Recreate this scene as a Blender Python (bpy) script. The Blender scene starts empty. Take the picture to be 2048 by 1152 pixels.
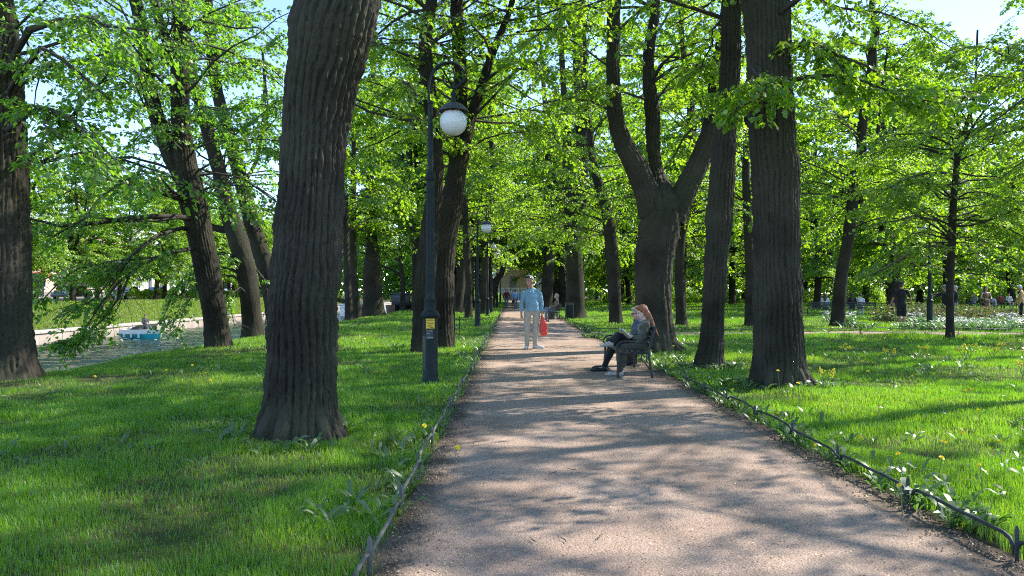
import bpy, bmesh, math
import numpy as np
from mathutils import Vector, Matrix, Euler, noise as mnoise

PI = math.pi
rng = np.random.default_rng(11)
scn = bpy.context.scene
COL = scn.collection
F, E, HX, HY = 1500.0, 1.38, 1024.0, 585.0      # focal length, eye height, principal column, horizon row of the survey


def P(px, py, Y):
    """a surveyed direction at a real distance Y -> world point"""
    return np.array([(px - HX) * Y / F, Y, E - (py - HY) * Y / F])


def R(d):
    return math.radians(d)


# ------------------------------------------------------------------ materials
def _nt(name):
    m = bpy.data.materials.new(name)
    m.use_nodes = True
    nt = m.node_tree
    for n in list(nt.nodes):
        nt.nodes.remove(n)
    out = nt.nodes.new('ShaderNodeOutputMaterial')
    return m, nt, nt.nodes.new, nt.links.new, out


def rgba(c):
    return (c[0], c[1], c[2], 1.0)


def pmat(name, c1, c2=None, scale=8.0, rough=0.6, bump=0.0, bscale=60.0, metal=0.0, detail=5.0, stretch=(1, 1, 1), spec=0.5, sheen=0.0):
    m, nt, N, L, out = _nt(name)
    b = N('ShaderNodeBsdfPrincipled')
    L(b.outputs[0], out.inputs[0])
    tc = N('ShaderNodeTexCoord')
    mp = N('ShaderNodeMapping')
    mp.inputs['Scale'].default_value = stretch
    L(tc.outputs['Object'], mp.inputs[0])
    n = N('ShaderNodeTexNoise')
    n.inputs['Scale'].default_value = scale
    n.inputs['Detail'].default_value = detail
    L(mp.outputs[0], n.inputs[0])
    r = N('ShaderNodeValToRGB')
    r.color_ramp.elements[0].position = 0.33
    r.color_ramp.elements[1].position = 0.68
    r.color_ramp.elements[0].color = rgba(c1)
    r.color_ramp.elements[1].color = rgba(c2 or [min(1, x * 1.18) for x in c1])
    L(n.outputs[0], r.inputs[0])
    L(r.outputs[0], b.inputs['Base Color'])
    b.inputs['Roughness'].default_value = rough
    b.inputs['Metallic'].default_value = metal
    b.inputs['Specular IOR Level'].default_value = spec
    if sheen:
        b.inputs['Sheen Weight'].default_value = sheen
    if bump:
        n2 = N('ShaderNodeTexNoise')
        n2.inputs['Scale'].default_value = bscale
        n2.inputs['Detail'].default_value = 4
        L(mp.outputs[0], n2.inputs[0])
        bp = N('ShaderNodeBump')
        bp.inputs['Strength'].default_value = bump
        bp.inputs['Distance'].default_value = 0.02
        L(n2.outputs[0], bp.inputs['Height'])
        L(bp.outputs[0], b.inputs['Normal'])
    return m


def leafmat(name, cols, tcols, tw=0.5, gloss=0.06, rough=0.45):
    """thin leaf: diffuse + light coming through; colour varies from leaf to leaf"""
    m, nt, N, L, out = _nt(name)
    at = N('ShaderNodeAttribute')
    at.attribute_name = 'rnd'

    def ramp(cs):
        r = N('ShaderNodeValToRGB')
        el = r.color_ramp.elements
        while len(el) < len(cs):
            el.new(0.5)
        for i, c in enumerate(cs):
            el[i].position = i / (len(cs) - 1)
            el[i].color = rgba(c)
        L(at.outputs['Fac'], r.inputs[0])
        return r
    ra, rb = ramp(cols), ramp(tcols)
    d = N('ShaderNodeBsdfDiffuse')
    t = N('ShaderNodeBsdfTranslucent')
    L(ra.outputs[0], d.inputs[0])
    L(rb.outputs[0], t.inputs[0])
    mx = N('ShaderNodeMixShader')
    mx.inputs[0].default_value = tw
    L(d.outputs[0], mx.inputs[1])
    L(t.outputs[0], mx.inputs[2])
    g = N('ShaderNodeBsdfGlossy')
    g.inputs['Roughness'].default_value = rough
    g.inputs['Color'].default_value = (1, 1, 1, 1)
    m2 = N('ShaderNodeMixShader')
    m2.inputs[0].default_value = gloss
    L(mx.outputs[0], m2.inputs[1])
    L(g.outputs[0], m2.inputs[2])
    L(m2.outputs[0], out.inputs[0])
    return m


def barkmat(name, c1, c2, fxy=15.0, fz=1.9, bump=0.9, dist=0.03, moss=0.25):
    m, nt, N, L, out = _nt(name)
    b = N('ShaderNodeBsdfPrincipled')
    L(b.outputs[0], out.inputs[0])
    b.inputs['Roughness'].default_value = 0.9
    b.inputs['Specular IOR Level'].default_value = 0.25
    tc = N('ShaderNodeTexCoord')
    mp = N('ShaderNodeMapping')
    mp.inputs['Scale'].default_value = (fxy, fxy, fz)
    L(tc.outputs['Object'], mp.inputs[0])
    n = N('ShaderNodeTexNoise')
    n.inputs['Scale'].default_value = 1.0
    n.inputs['Detail'].default_value = 3.5
    n.inputs['Distortion'].default_value = 0.5
    L(mp.outputs[0], n.inputs[0])
    s = N('ShaderNodeMath'); s.operation = 'SUBTRACT'; s.inputs[1].default_value = 0.5
    L(n.outputs[0], s.inputs[0])
    a = N('ShaderNodeMath'); a.operation = 'ABSOLUTE'
    L(s.outputs[0], a.inputs[0])
    p = N('ShaderNodeMath'); p.operation = 'POWER'; p.inputs[1].default_value = 0.6
    L(a.outputs[0], p.inputs[0])
    n3 = N('ShaderNodeTexNoise')
    n3.inputs['Scale'].default_value = 55
    n3.inputs['Detail'].default_value = 4
    L(tc.outputs['Object'], n3.inputs[0])
    ad = N('ShaderNodeMath'); ad.operation = 'MULTIPLY_ADD'
    L(n3.outputs[0], ad.inputs[0]); ad.inputs[1].default_value = 0.12
    L(p.outputs[0], ad.inputs[2])
    bp = N('ShaderNodeBump')
    bp.inputs['Strength'].default_value = bump
    bp.inputs['Distance'].default_value = dist
    L(ad.outputs[0], bp.inputs['Height'])
    L(bp.outputs[0], b.inputs['Normal'])
    n2 = N('ShaderNodeTexNoise')
    n2.inputs['Scale'].default_value = 1.3
    n2.inputs['Detail'].default_value = 6
    L(tc.outputs['Object'], n2.inputs[0])
    r = N('ShaderNodeValToRGB')
    r.color_ramp.elements[0].position = 0.35; r.color_ramp.elements[0].color = rgba(c1)
    r.color_ramp.elements[1].position = 0.65; r.color_ramp.elements[1].color = rgba(c2)
    L(n2.outputs[0], r.inputs[0])
    # greenish algae film in large patches
    n4 = N('ShaderNodeTexNoise'); n4.inputs['Scale'].default_value = 0.7; n4.inputs['Detail'].default_value = 3
    L(tc.outputs['Object'], n4.inputs[0])
    r4 = N('ShaderNodeValToRGB')
    r4.color_ramp.elements[0].position = 0.45; r4.color_ramp.elements[0].color = (0, 0, 0, 1)
    r4.color_ramp.elements[1].position = 0.7; r4.color_ramp.elements[1].color = (moss * 2, moss * 2, moss * 2, 1)
    L(n4.outputs[0], r4.inputs[0])
    mx = N('ShaderNodeMixRGB'); mx.inputs[2].default_value = (0.052, 0.058, 0.026, 1)
    L(r4.outputs[0], mx.inputs[0]); L(r.outputs[0], mx.inputs[1])
    L(mx.outputs[0], b.inputs['Base Color'])
    return m


# ------------------------------------------------------------------ mesh helpers
def mesh_np(name, V, faces, mat=None, rnd=None, smooth=False):
    me = bpy.data.meshes.new(name)
    V = np.ascontiguousarray(V, np.float32)
    me.vertices.add(len(V))
    me.vertices.foreach_set('co', V.ravel())
    faces = [np.asarray(f, np.int32) for f in faces if len(f)]
    loops = np.concatenate([f.ravel() for f in faces])
    tot = np.concatenate([np.full(len(f), f.shape[1], np.int32) for f in faces])
    st = np.concatenate([[0], np.cumsum(tot)[:-1]]).astype(np.int32)
    me.loops.add(len(loops))
    me.loops.foreach_set('vertex_index', loops)
    me.polygons.add(len(tot))
    me.polygons.foreach_set('loop_start', st)
    me.update(calc_edges=True)
    if smooth:
        me.polygons.foreach_set('use_smooth', np.ones(len(tot), bool))
    if rnd is not None:
        a = me.attributes.new('rnd', 'FLOAT', 'FACE')
        a.data.foreach_set('value', np.ascontiguousarray(rnd, np.float32))
    if mat is not None:
        me.materials.append(mat)
    return me


def link(name, me, parent=None, loc=None):
    o = bpy.data.objects.new(name, me)
    COL.objects.link(o)
    if loc is not None:
        o.location = loc
    if parent is not None:
        o.parent = parent
    return o


def tag(o, label=None, cat=None, group=None, kind=None):
    for k, v in (('label', label), ('category', cat), ('group', group), ('kind', kind)):
        if v:
            o[k] = v
    return o


def empty(name, loc, label, cat, group=None, rz=0.0):
    o = bpy.data.objects.new(name, None)
    COL.objects.link(o)
    o.location = loc
    o.rotation_euler = (0, 0, rz)
    return tag(o, label, cat, group)


def copy_tree(o, parent=None):
    c = o.copy()
    COL.objects.link(c)
    c.parent = parent
    for ch in list(o.children):
        copy_tree(ch, c)
    return c


class MB:
    """collects several shapes of one part and links them as one mesh"""
    def __init__(self):
        self.bm = bmesh.new()

    def _new(self, before, mtx):
        vs = [v for v in self.bm.verts if v.index == -1 or v not in before]
        bmesh.ops.transform(self.bm, matrix=mtx, verts=vs)

    def box(self, c, s, rot=None, bev=0.0):
        r = bmesh.ops.create_cube(self.bm, size=1.0)
        M = Matrix.Translation(Vector(c)) @ (Euler(rot).to_matrix().to_4x4() if rot else Matrix()) @ Matrix.Diagonal((s[0], s[1], s[2], 1))
        bmesh.ops.transform(self.bm, matrix=M, verts=r['verts'])
        if bev:
            es = list({e for v in r['verts'] for e in v.link_edges})
            bmesh.ops.bevel(self.bm, geom=es, offset=bev, segments=2, affect='EDGES', profile=0.6)
        return self

    def cyl(self, a, b, r1, r2=None, n=16, caps=True):
        a, b = Vector(a), Vector(b)
        d = b - a
        r = bmesh.ops.create_cone(self.bm, cap_ends=caps, cap_tris=False, segments=n, radius1=r1, radius2=r1 if r2 is None else r2, depth=d.length)
        M = Matrix.Translation((a + b) / 2) @ d.to_track_quat('Z', 'Y').to_matrix().to_4x4()
        bmesh.ops.transform(self.bm, matrix=M, verts=r['verts'])
        return self

    def ball(self, c, r, n=16, rot=None):
        rr = (r, r, r) if not hasattr(r, '__len__') else r
        q = bmesh.ops.create_uvsphere(self.bm, u_segments=n, v_segments=max(6, n * 2 // 3), radius=1)
        M = Matrix.Translation(Vector(c)) @ (Euler(rot).to_matrix().to_4x4() if rot else Matrix()) @ Matrix.Diagonal((*rr, 1))
        bmesh.ops.transform(self.bm, matrix=M, verts=q['verts'])
        return self

    def lathe(self, prof, n=24, c=(0, 0, 0), flute=None):
        """prof: (r, z) list; flute: (count, depth, zlo, zhi)"""
        c = Vector(c)
        rings = []
        for r, z in prof:
            ring = []
            for i in range(n):
                t = 2 * PI * i / n
                k = r
                if flute and flute[2] <= z <= flute[3]:
                    k = r - flute[1] * (0.5 + 0.5 * math.cos(flute[0] * t))
                ring.append(self.bm.verts.new(c + Vector((k * math.cos(t), k * math.sin(t), z))))
            rings.append(ring)
        for a, b in zip(rings, rings[1:]):
            for i in range(n):
                j = (i + 1) % n
                self.bm.faces.new((a[i], a[j], b[j], b[i]))
        if prof[0][0] > 1e-4:
            self.bm.faces.new(list(reversed(rings[0])))
        if prof[-1][0] > 1e-4:
            self.bm.faces.new(rings[-1])
        return self

    def tube(self, pts, r, n=8, flat=1.0):
        pts = np.asarray(pts, float)
        rr = np.full(len(pts), r) if not hasattr(r, '__len__') else np.asarray(r, float)
        V, Fq = tubes(pts[None], rr[None], n, flat)
        vs = [self.bm.verts.new(v) for v in V]
        for f in Fq:
            self.bm.faces.new([vs[i] for i in f])
        k = len(pts)
        self.bm.faces.new([vs[i] for i in reversed(range(n))])
        self.bm.faces.new([vs[(k - 1) * n + i] for i in range(n)])
        return self

    def prism(self, pts, x0, x1, bev=0.0, axis=0):
        """outline in the (u, v) plane extruded along an axis: axis 0 -> x, (y, z) outline"""
        def q(u, v, w):
            return (w, u, v) if axis == 0 else ((u, w, v) if axis == 1 else (u, v, w))
        a = [self.bm.verts.new(q(u, v, x0)) for u, v in pts]
        b = [self.bm.verts.new(q(u, v, x1)) for u, v in pts]
        f = [self.bm.faces.new(a), self.bm.faces.new(list(reversed(b)))]
        n = len(pts)
        for i in range(n):
            j = (i + 1) % n
            f.append(self.bm.faces.new((a[j], a[i], b[i], b[j])))
        bmesh.ops.recalc_face_normals(self.bm, faces=f)
        if bev:
            es = list({e for v in a + b for e in v.link_edges})
            bmesh.ops.bevel(self.bm, geom=es, offset=bev, segments=2, affect='EDGES', profile=0.6)
        return self

    def build(self, name, mat, parent=None, smooth=True, loc=None, angle=40):
        me = bpy.data.meshes.new(name)
        bmesh.ops.recalc_face_normals(self.bm, faces=self.bm.faces[:])
        self.bm.to_mesh(me)
        self.bm.free()
        if smooth:
            me.polygons.foreach_set('use_smooth', np.ones(len(me.polygons), bool))
            me.set_sharp_from_angle(angle=R(angle))
        me.materials.append(mat)
        return link(name, me, parent, loc)


def norm(a):
    return a / np.maximum(np.linalg.norm(a, axis=-1, keepdims=True), 1e-9)


def tubes(paths, radii, n=5, flat=1.0):
    """(N, K, 3) polylines -> one vertex array and quads"""
    paths = np.asarray(paths, float)
    N_, K, _ = paths.shape
    t = norm(np.gradient(paths, axis=1))
    up = np.broadcast_to(np.array([0.0, 0.0, 1.0]), t.shape).copy()
    vert = np.abs(t[:, :, 2]).mean(axis=1) > 0.8
    up[vert] = np.array([0.0, 1.0, 0.0])
    s = norm(np.cross(t, up))
    u = np.cross(s, t)
    th = np.arange(n) * 2 * PI / n
    ring = (np.cos(th)[None, None, :, None] * s[:, :, None, :] + flat * np.sin(th)[None, None, :, None] * u[:, :, None, :])
    V = paths[:, :, None, :] + ring * np.asarray(radii)[:, :, None, None]
    V = V.reshape(-1, 3)
    i = np.arange(N_)[:, None, None] * K * n
    k = np.arange(K - 1)[None, :, None] * n
    j = np.arange(n)[None, None, :]
    j2 = (j + 1) % n
    a = i + k + j
    b = i + k + j2
    Fq = np.stack([a, b, b + n, a + n], axis=-1).reshape(-1, 4)
    return V, Fq


def vnoise(p, seed=0):
    p = np.asarray(p, np.float64)
    i = np.floor(p).astype(np.int64)
    f = p - i
    f = f * f * f * (f * (f * 6 - 15) + 10)

    def h(x, y, z):
        k = (x * 374761393 + y * 668265263 + z * 2147483647 + seed * 974634777) & 0xFFFFFFFF
        k = ((k ^ (k >> 13)) * 1274126177) & 0xFFFFFFFF
        k = ((k ^ (k >> 16)) * 2246822519) & 0xFFFFFFFF
        return ((k ^ (k >> 15)) & 0xFFFFFF) / float(0xFFFFFF)
    x, y, z = i[..., 0], i[..., 1], i[..., 2]
    fx, fy, fz = f[..., 0], f[..., 1], f[..., 2]
    c = 0
    for dx in (0, 1):
        for dy in (0, 1):
            for dz in (0, 1):
                w = (fx if dx else 1 - fx) * (fy if dy else 1 - fy) * (fz if dz else 1 - fz)
                c = c + w * h(x + dx, y + dy, z + dz)
    return c * 2 - 1


def catmull(pts, step):
    pts = np.asarray(pts, float)
    if len(pts) < 3:
        n = max(2, int(np.linalg.norm(pts[-1, :3] - pts[0, :3]) / step))
        return pts[0] + (pts[-1] - pts[0]) * np.linspace(0, 1, n + 1)[:, None]
    q = np.vstack([2 * pts[0] - pts[1], pts, 2 * pts[-1] - pts[-2]])
    out = []
    for i in range(1, len(q) - 2):
        n = max(2, int(round(np.linalg.norm(q[i + 1, :3] - q[i, :3]) / step)))
        t = np.linspace(0, 1, n, endpoint=False)[:, None]
        p0, p1, p2, p3 = q[i - 1], q[i], q[i + 1], q[i + 2]
        out.append(0.5 * ((2 * p1) + (-p0 + p2) * t + (2 * p0 - 5 * p1 + 4 * p2 - p3) * t ** 2 + (-p0 + 3 * p1 - 3 * p2 + p3) * t ** 3))
    out.append(q[-2][None])
    return np.vstack(out)


def stem(pts, n, step, amp=0.0, lump=0.04, flare=0.0, seed=0):
    """a trunk or limb: centre line with radii -> bark-covered tube"""
    c = catmull(pts, step)
    ctr, r = c[:, :3], np.maximum(c[:, 3], 0.004)
    t = norm(np.gradient(ctr, axis=0))
    ref = np.array([0.0, 1.0, 0.0])
    s = norm(np.cross(np.broadcast_to(ref, t.shape), t))
    u = np.cross(t, s)
    th = np.arange(n) * 2 * PI / n
    d = np.cos(th)[None, :, None] * s[:, None, :] + np.sin(th)[None, :, None] * u[:, None, :]
    rr = np.repeat(r[:, None], n, 1)
    surf = ctr[:, None, :] + d * rr[:, :, None]
    rr = rr * (1 + lump * vnoise(surf * np.array([2.2, 2.2, 1.0]), seed + 5) + 0.5 * lump * vnoise(surf * np.array([5.0, 5.0, 3.0]), seed + 6))
    if flare:
        z = (ctr[:, 2] - ctr[0, 2])[:, None]
        rd = d * 1.9 + seed
        rr = rr * (1 + flare * np.exp(-z / 0.22) * (0.35 + 0.9 * vnoise(np.stack([rd[..., 0], rd[..., 1], rd[..., 0] * 0], -1), seed + 9)))
    if amp:
        # interlacing ridges and furrows running up the stem
        N_ = max(6, round(2 * PI * float(np.median(r)) / 0.054))
        thv = np.broadcast_to(th[None, :], rr.shape)
        w1 = vnoise(surf * np.array([4.5, 4.5, 1.5]), seed + 1) + 0.45 * vnoise(surf * np.array([11, 11, 4.0]), seed + 2)
        w2 = vnoise(surf * np.array([5.0, 5.0, 1.9]), seed + 3) + 0.5 * vnoise(surf * np.array([14, 14, 5.0]), seed + 4)
        z3 = surf[..., 2]
        s1 = np.abs(np.sin(PI * (N_ * thv / (2 * PI) + 0.5 * w1))) ** 0.7
        s2 = np.abs(np.sin(PI * (N_ * thv / (2 * PI) + 0.75 * w2 + 0.4))) ** 0.7
        s3 = np.abs(np.sin(PI * (N_ * 1.9 * thv / (2 * PI) + 1.3 * w2 - 0.8 * w1)))
        f = vnoise(surf * np.array([55, 55, 26.0]), seed + 8)
        g3 = vnoise(surf * np.array([16, 16, 9.0]), seed + 11)
        f2 = vnoise(surf * np.array([9, 9, 3.0]), seed + 10)
        h = 0.15 + 0.85 * (0.36 * s1 + 0.36 * s2 * s1 + 0.26 * s3 * s1 + 0.22 * f) * (1 + 0.2 * f2 + 0.36 * g3)
        rr = rr + amp * (h - 0.92)
    V = (ctr[:, None, :] + d * rr[:, :, None]).reshape(-1, 3)
    K = len(ctr)
    k = np.arange(K - 1)[:, None] * n
    j = np.arange(n)[None, :]
    j2 = (j + 1) % n
    Fq = np.stack([k + j, k + j2, k + n + j2, k + n + j], -1).reshape(-1, 4)
    cap = (K - 1) * n + np.arange(n)
    return V, Fq, cap


class Acc:
    """accumulates vertex / face arrays"""
    def __init__(self):
        self.V, self.F, self.R, self.n = [], {}, {}, 0

    def add(self, V, *faces, rnd=None):
        for f in faces:
            f = np.asarray(f)
            self.F.setdefault(f.shape[1], []).append(f + self.n)
            if rnd is not None:
                self.R.setdefault(f.shape[1], []).append(rnd if len(rnd) == len(f) else np.repeat(rnd, len(f) // len(rnd)))
        self.V.append(np.asarray(V).reshape(-1, 3))
        self.n += len(self.V[-1])

    def mesh(self, name, mat, smooth=False, origin=(0, 0, 0)):
        ks = sorted(self.F)
        rn = np.concatenate([np.concatenate(self.R[k]) for k in ks]) if self.R else None
        return mesh_np(name, np.vstack(self.V) - np.asarray(origin, float), [np.vstack(self.F[k]) for k in ks], mat, rn, smooth)
# ------------------------------------------------------------------ terrain
WATER = -1.9


def zg(x, y):
    """ground height: flat park, near bank down to the canal, far bank up to the promenade"""
    x = np.asarray(x, float); y = np.asarray(y, float)
    xs = [-400, -37.5, -36.6, -30.02, -30.01, -12.2, -11.6, -9.6, -8.3, -7.0, 400]
    zs = [0.62, 0.62, 0.55, -1.12, -2.9, -2.9, -2.1, -0.42, -0.06, 0.0, 0.0]
    z = np.interp(x, xs, zs)
    und = 0.035 * vnoise(np.stack([x * 0.35, y * 0.35, x * 0], -1), 3) + 0.02 * vnoise(np.stack([x * 1.1, y * 1.1, x * 0], -1), 4)
    flat = np.clip(np.minimum(np.abs(x - 0.92) - 1.75, 1.0), 0, 1)      # the path strip stays level
    return z + und * flat * (x > -11)


# ------------------------------------------------------------------ foliage
LT = np.array([[0, 0, 0], [0.22, 0.40, 0.10], [0.66, 0.38, 0.07], [1.05, 0, -0.10], [0.66, -0.38, 0.07], [0.22, -0.40, 0.10]], float)
QT = np.array([[0, 0, 0], [0.5, 0.45, 0.06], [1.05, 0, -0.06], [0.5, -0.45, 0.06]], float)


def leaf_geo(pos, d, nrm, size, simple=False):
    d = norm(d)
    nrm = norm(nrm - (nrm * d).sum(-1, keepdims=True) * d)
    s = np.cross(nrm, d)
    T = QT if simple else LT
    V = pos[:, None, :] + size[:, None, None] * (T[None, :, 0:1] * d[:, None, :] + T[None, :, 1:2] * s[:, None, :] + T[None, :, 2:3] * nrm[:, None, :])
    k = len(T)
    b = np.arange(len(pos))[:, None] * k
    if simple:
        return V.reshape(-1, 3), b + np.array([0, 3, 2, 1])
    f = np.stack([b + np.array([0, 3, 2, 1]), b + np.array([0, 5, 4, 3])], 1).reshape(-1, 4)
    return V.reshape(-1, 3), f


def rowdir(az, el):
    return np.stack([np.cos(az) * np.cos(el), np.sin(az) * np.cos(el), np.sin(el)], -1)


def bough_paths(start, az, length, el0, droop, K=7, g=rng):
    n = len(start)
    p = np.zeros((n, K, 3))
    p[:, 0] = start
    a = az.copy()
    for k in range(1, K):
        a = a + g.normal(0, 0.24, n)
        el = el0 - droop * (k / (K - 1)) ** 1.2 + g.normal(0, 0.14, n)
        p[:, k] = p[:, k - 1] + rowdir(a, el) * (length / (K - 1))[:, None]
    return p


def lerp_path(p, t):
    """p (N,K,3), t (N,M) -> points and tangents"""
    K = p.shape[1]
    x = np.clip(t, 0, 0.9999) * (K - 1)
    i = x.astype(int)
    f = (x - i)[..., None]
    n = np.arange(len(p))[:, None]
    a, b = p[n, i], p[n, i + 1]
    return a * (1 - f) + b * f, norm(b - a)


def twig_paths(bp, blen, M, tmin=0.22, tw=1.0, g=rng):
    N_ = len(bp)
    t = np.sort(g.uniform(tmin, 1.0, (N_, M)), 1)
    pos, tan = lerp_path(bp, t)
    pos, tan, t = pos.reshape(-1, 3), tan.reshape(-1, 3), t.reshape(-1)
    n = len(pos)
    hor = norm(np.stack([-tan[:, 1], tan[:, 0], tan[:, 2] * 0], -1) + 1e-6)
    sg = np.where(np.arange(n) % 2 == 0, 1.0, -1.0) * g.uniform(0.55, 1.1, n)
    d = norm(tan * g.uniform(0.4, 1.0, n)[:, None] + hor * sg[:, None] + np.array([0, 0, 1.0]) * g.normal(0.05, 0.28, n)[:, None])
    L = tw * g.uniform(0.5, 1.15, n) * np.clip(np.repeat(blen, M) * 0.3, 0.35, 1.1) * (1.15 - 0.45 * t)
    K = 4
    p = np.zeros((n, K, 3)); p[:, 0] = pos
    for k in range(1, K):
        dd = norm(d + np.array([0, 0, -1.0]) * (0.22 * k) + g.normal(0, 0.12, (n, 3)))
        p[:, k] = p[:, k - 1] + dd * (L / (K - 1))[:, None]
    return p


def leaves_on(tp, M, size, g=rng, spread=0.10):
    N_ = len(tp)
    t = g.uniform(0.02, 1.05, (N_, M)) ** 0.75
    pos, tan = lerp_path(tp, np.clip(t, 0, 0.999))
    pos, tan = pos.reshape(-1, 3), tan.reshape(-1, 3)
    n = len(pos)
    hor = norm(np.stack([-tan[:, 1], tan[:, 0], tan[:, 2] * 0], -1) + 1e-6)
    sg = np.where(g.random(n) < 0.5, 1.0, -1.0)
    off = g.uniform(0.15, 1.0, n) * spread
    pos = pos + hor * (sg * off)[:, None] + np.array([0, 0, 1.0]) * g.normal(-0.015, 0.035, n)[:, None]
    d = tan * g.uniform(0.2, 0.9, n)[:, None] + hor * (sg * g.uniform(0.4, 1.0, n))[:, None] + np.array([0, 0, -1.0]) * g.uniform(0.05, 0.7, n)[:, None]
    nr = np.array([0, 0, 1.0]) + g.normal(0, 0.38, (n, 3))
    sz = size * g.uniform(0.5, 1.3, n)
    return pos, d, nr, sz


M_BARK = barkmat('bark_near', (0.025, 0.0215, 0.0155), (0.056, 0.050, 0.038), 60, 10, 0.7, 0.010, 0.25)
M_BARK2 = barkmat('bark', (0.022, 0.0185, 0.013), (0.046, 0.040, 0.030), 34, 4.2, 1.0, 0.03, 0.25)
M_TWIG = pmat('twig_bark', (0.03, 0.024, 0.018), (0.05, 0.041, 0.032), 6, 0.85)
LEAFC = ([(0.050, 0.128, 0.008), (0.080, 0.182, 0.010), (0.125, 0.235, 0.016)],
         [(0.26, 0.50, 0.010), (0.39, 0.66, 0.014), (0.55, 0.78, 0.03)])
M_LEAF = leafmat('linden_leaf', *LEAFC, tw=0.6)
M_LEAFB = leafmat('maple_leaf', [(0.042, 0.112, 0.014), (0.068, 0.155, 0.016), (0.105, 0.20, 0.022)],
                  [(0.17, 0.42, 0.018), (0.26, 0.55, 0.022), (0.38, 0.64, 0.03)], tw=0.6)
LAMPS_KEEP = []


def keep_clear(p):
    """pruned space: over the path, round the lamp posts and the benches"""
    x, y, z = p[:, 0], p[:, 1], p[:, 2]
    k = ~((np.abs(x - 0.9) < 2.2) & (z < 2.9) & (y < 100))
    k &= ~((y < 9.5) & (z < 1.38 + 0.47 * y) & (x > -0.64 * y) & (x < 0.5 * y))
    k &= ~((np.hypot(x + 1.15, (y - 11.2) * 0.5) < 0.85) & (z < 5.2))
    k &= ~((np.hypot(x + 1.3, (y - 29.6) * 0.35) < 0.8) & (z < 5.0))
    k &= ~((x > -9) & (z < 1.7))
    k &= ~((x > -0.5) & (x < 7) & (y < 20) & (z < 2.2))
    return k


def vis_top(y):
    return 1.38 + 0.40 * np.maximum(y, 1) + 1.0


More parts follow.
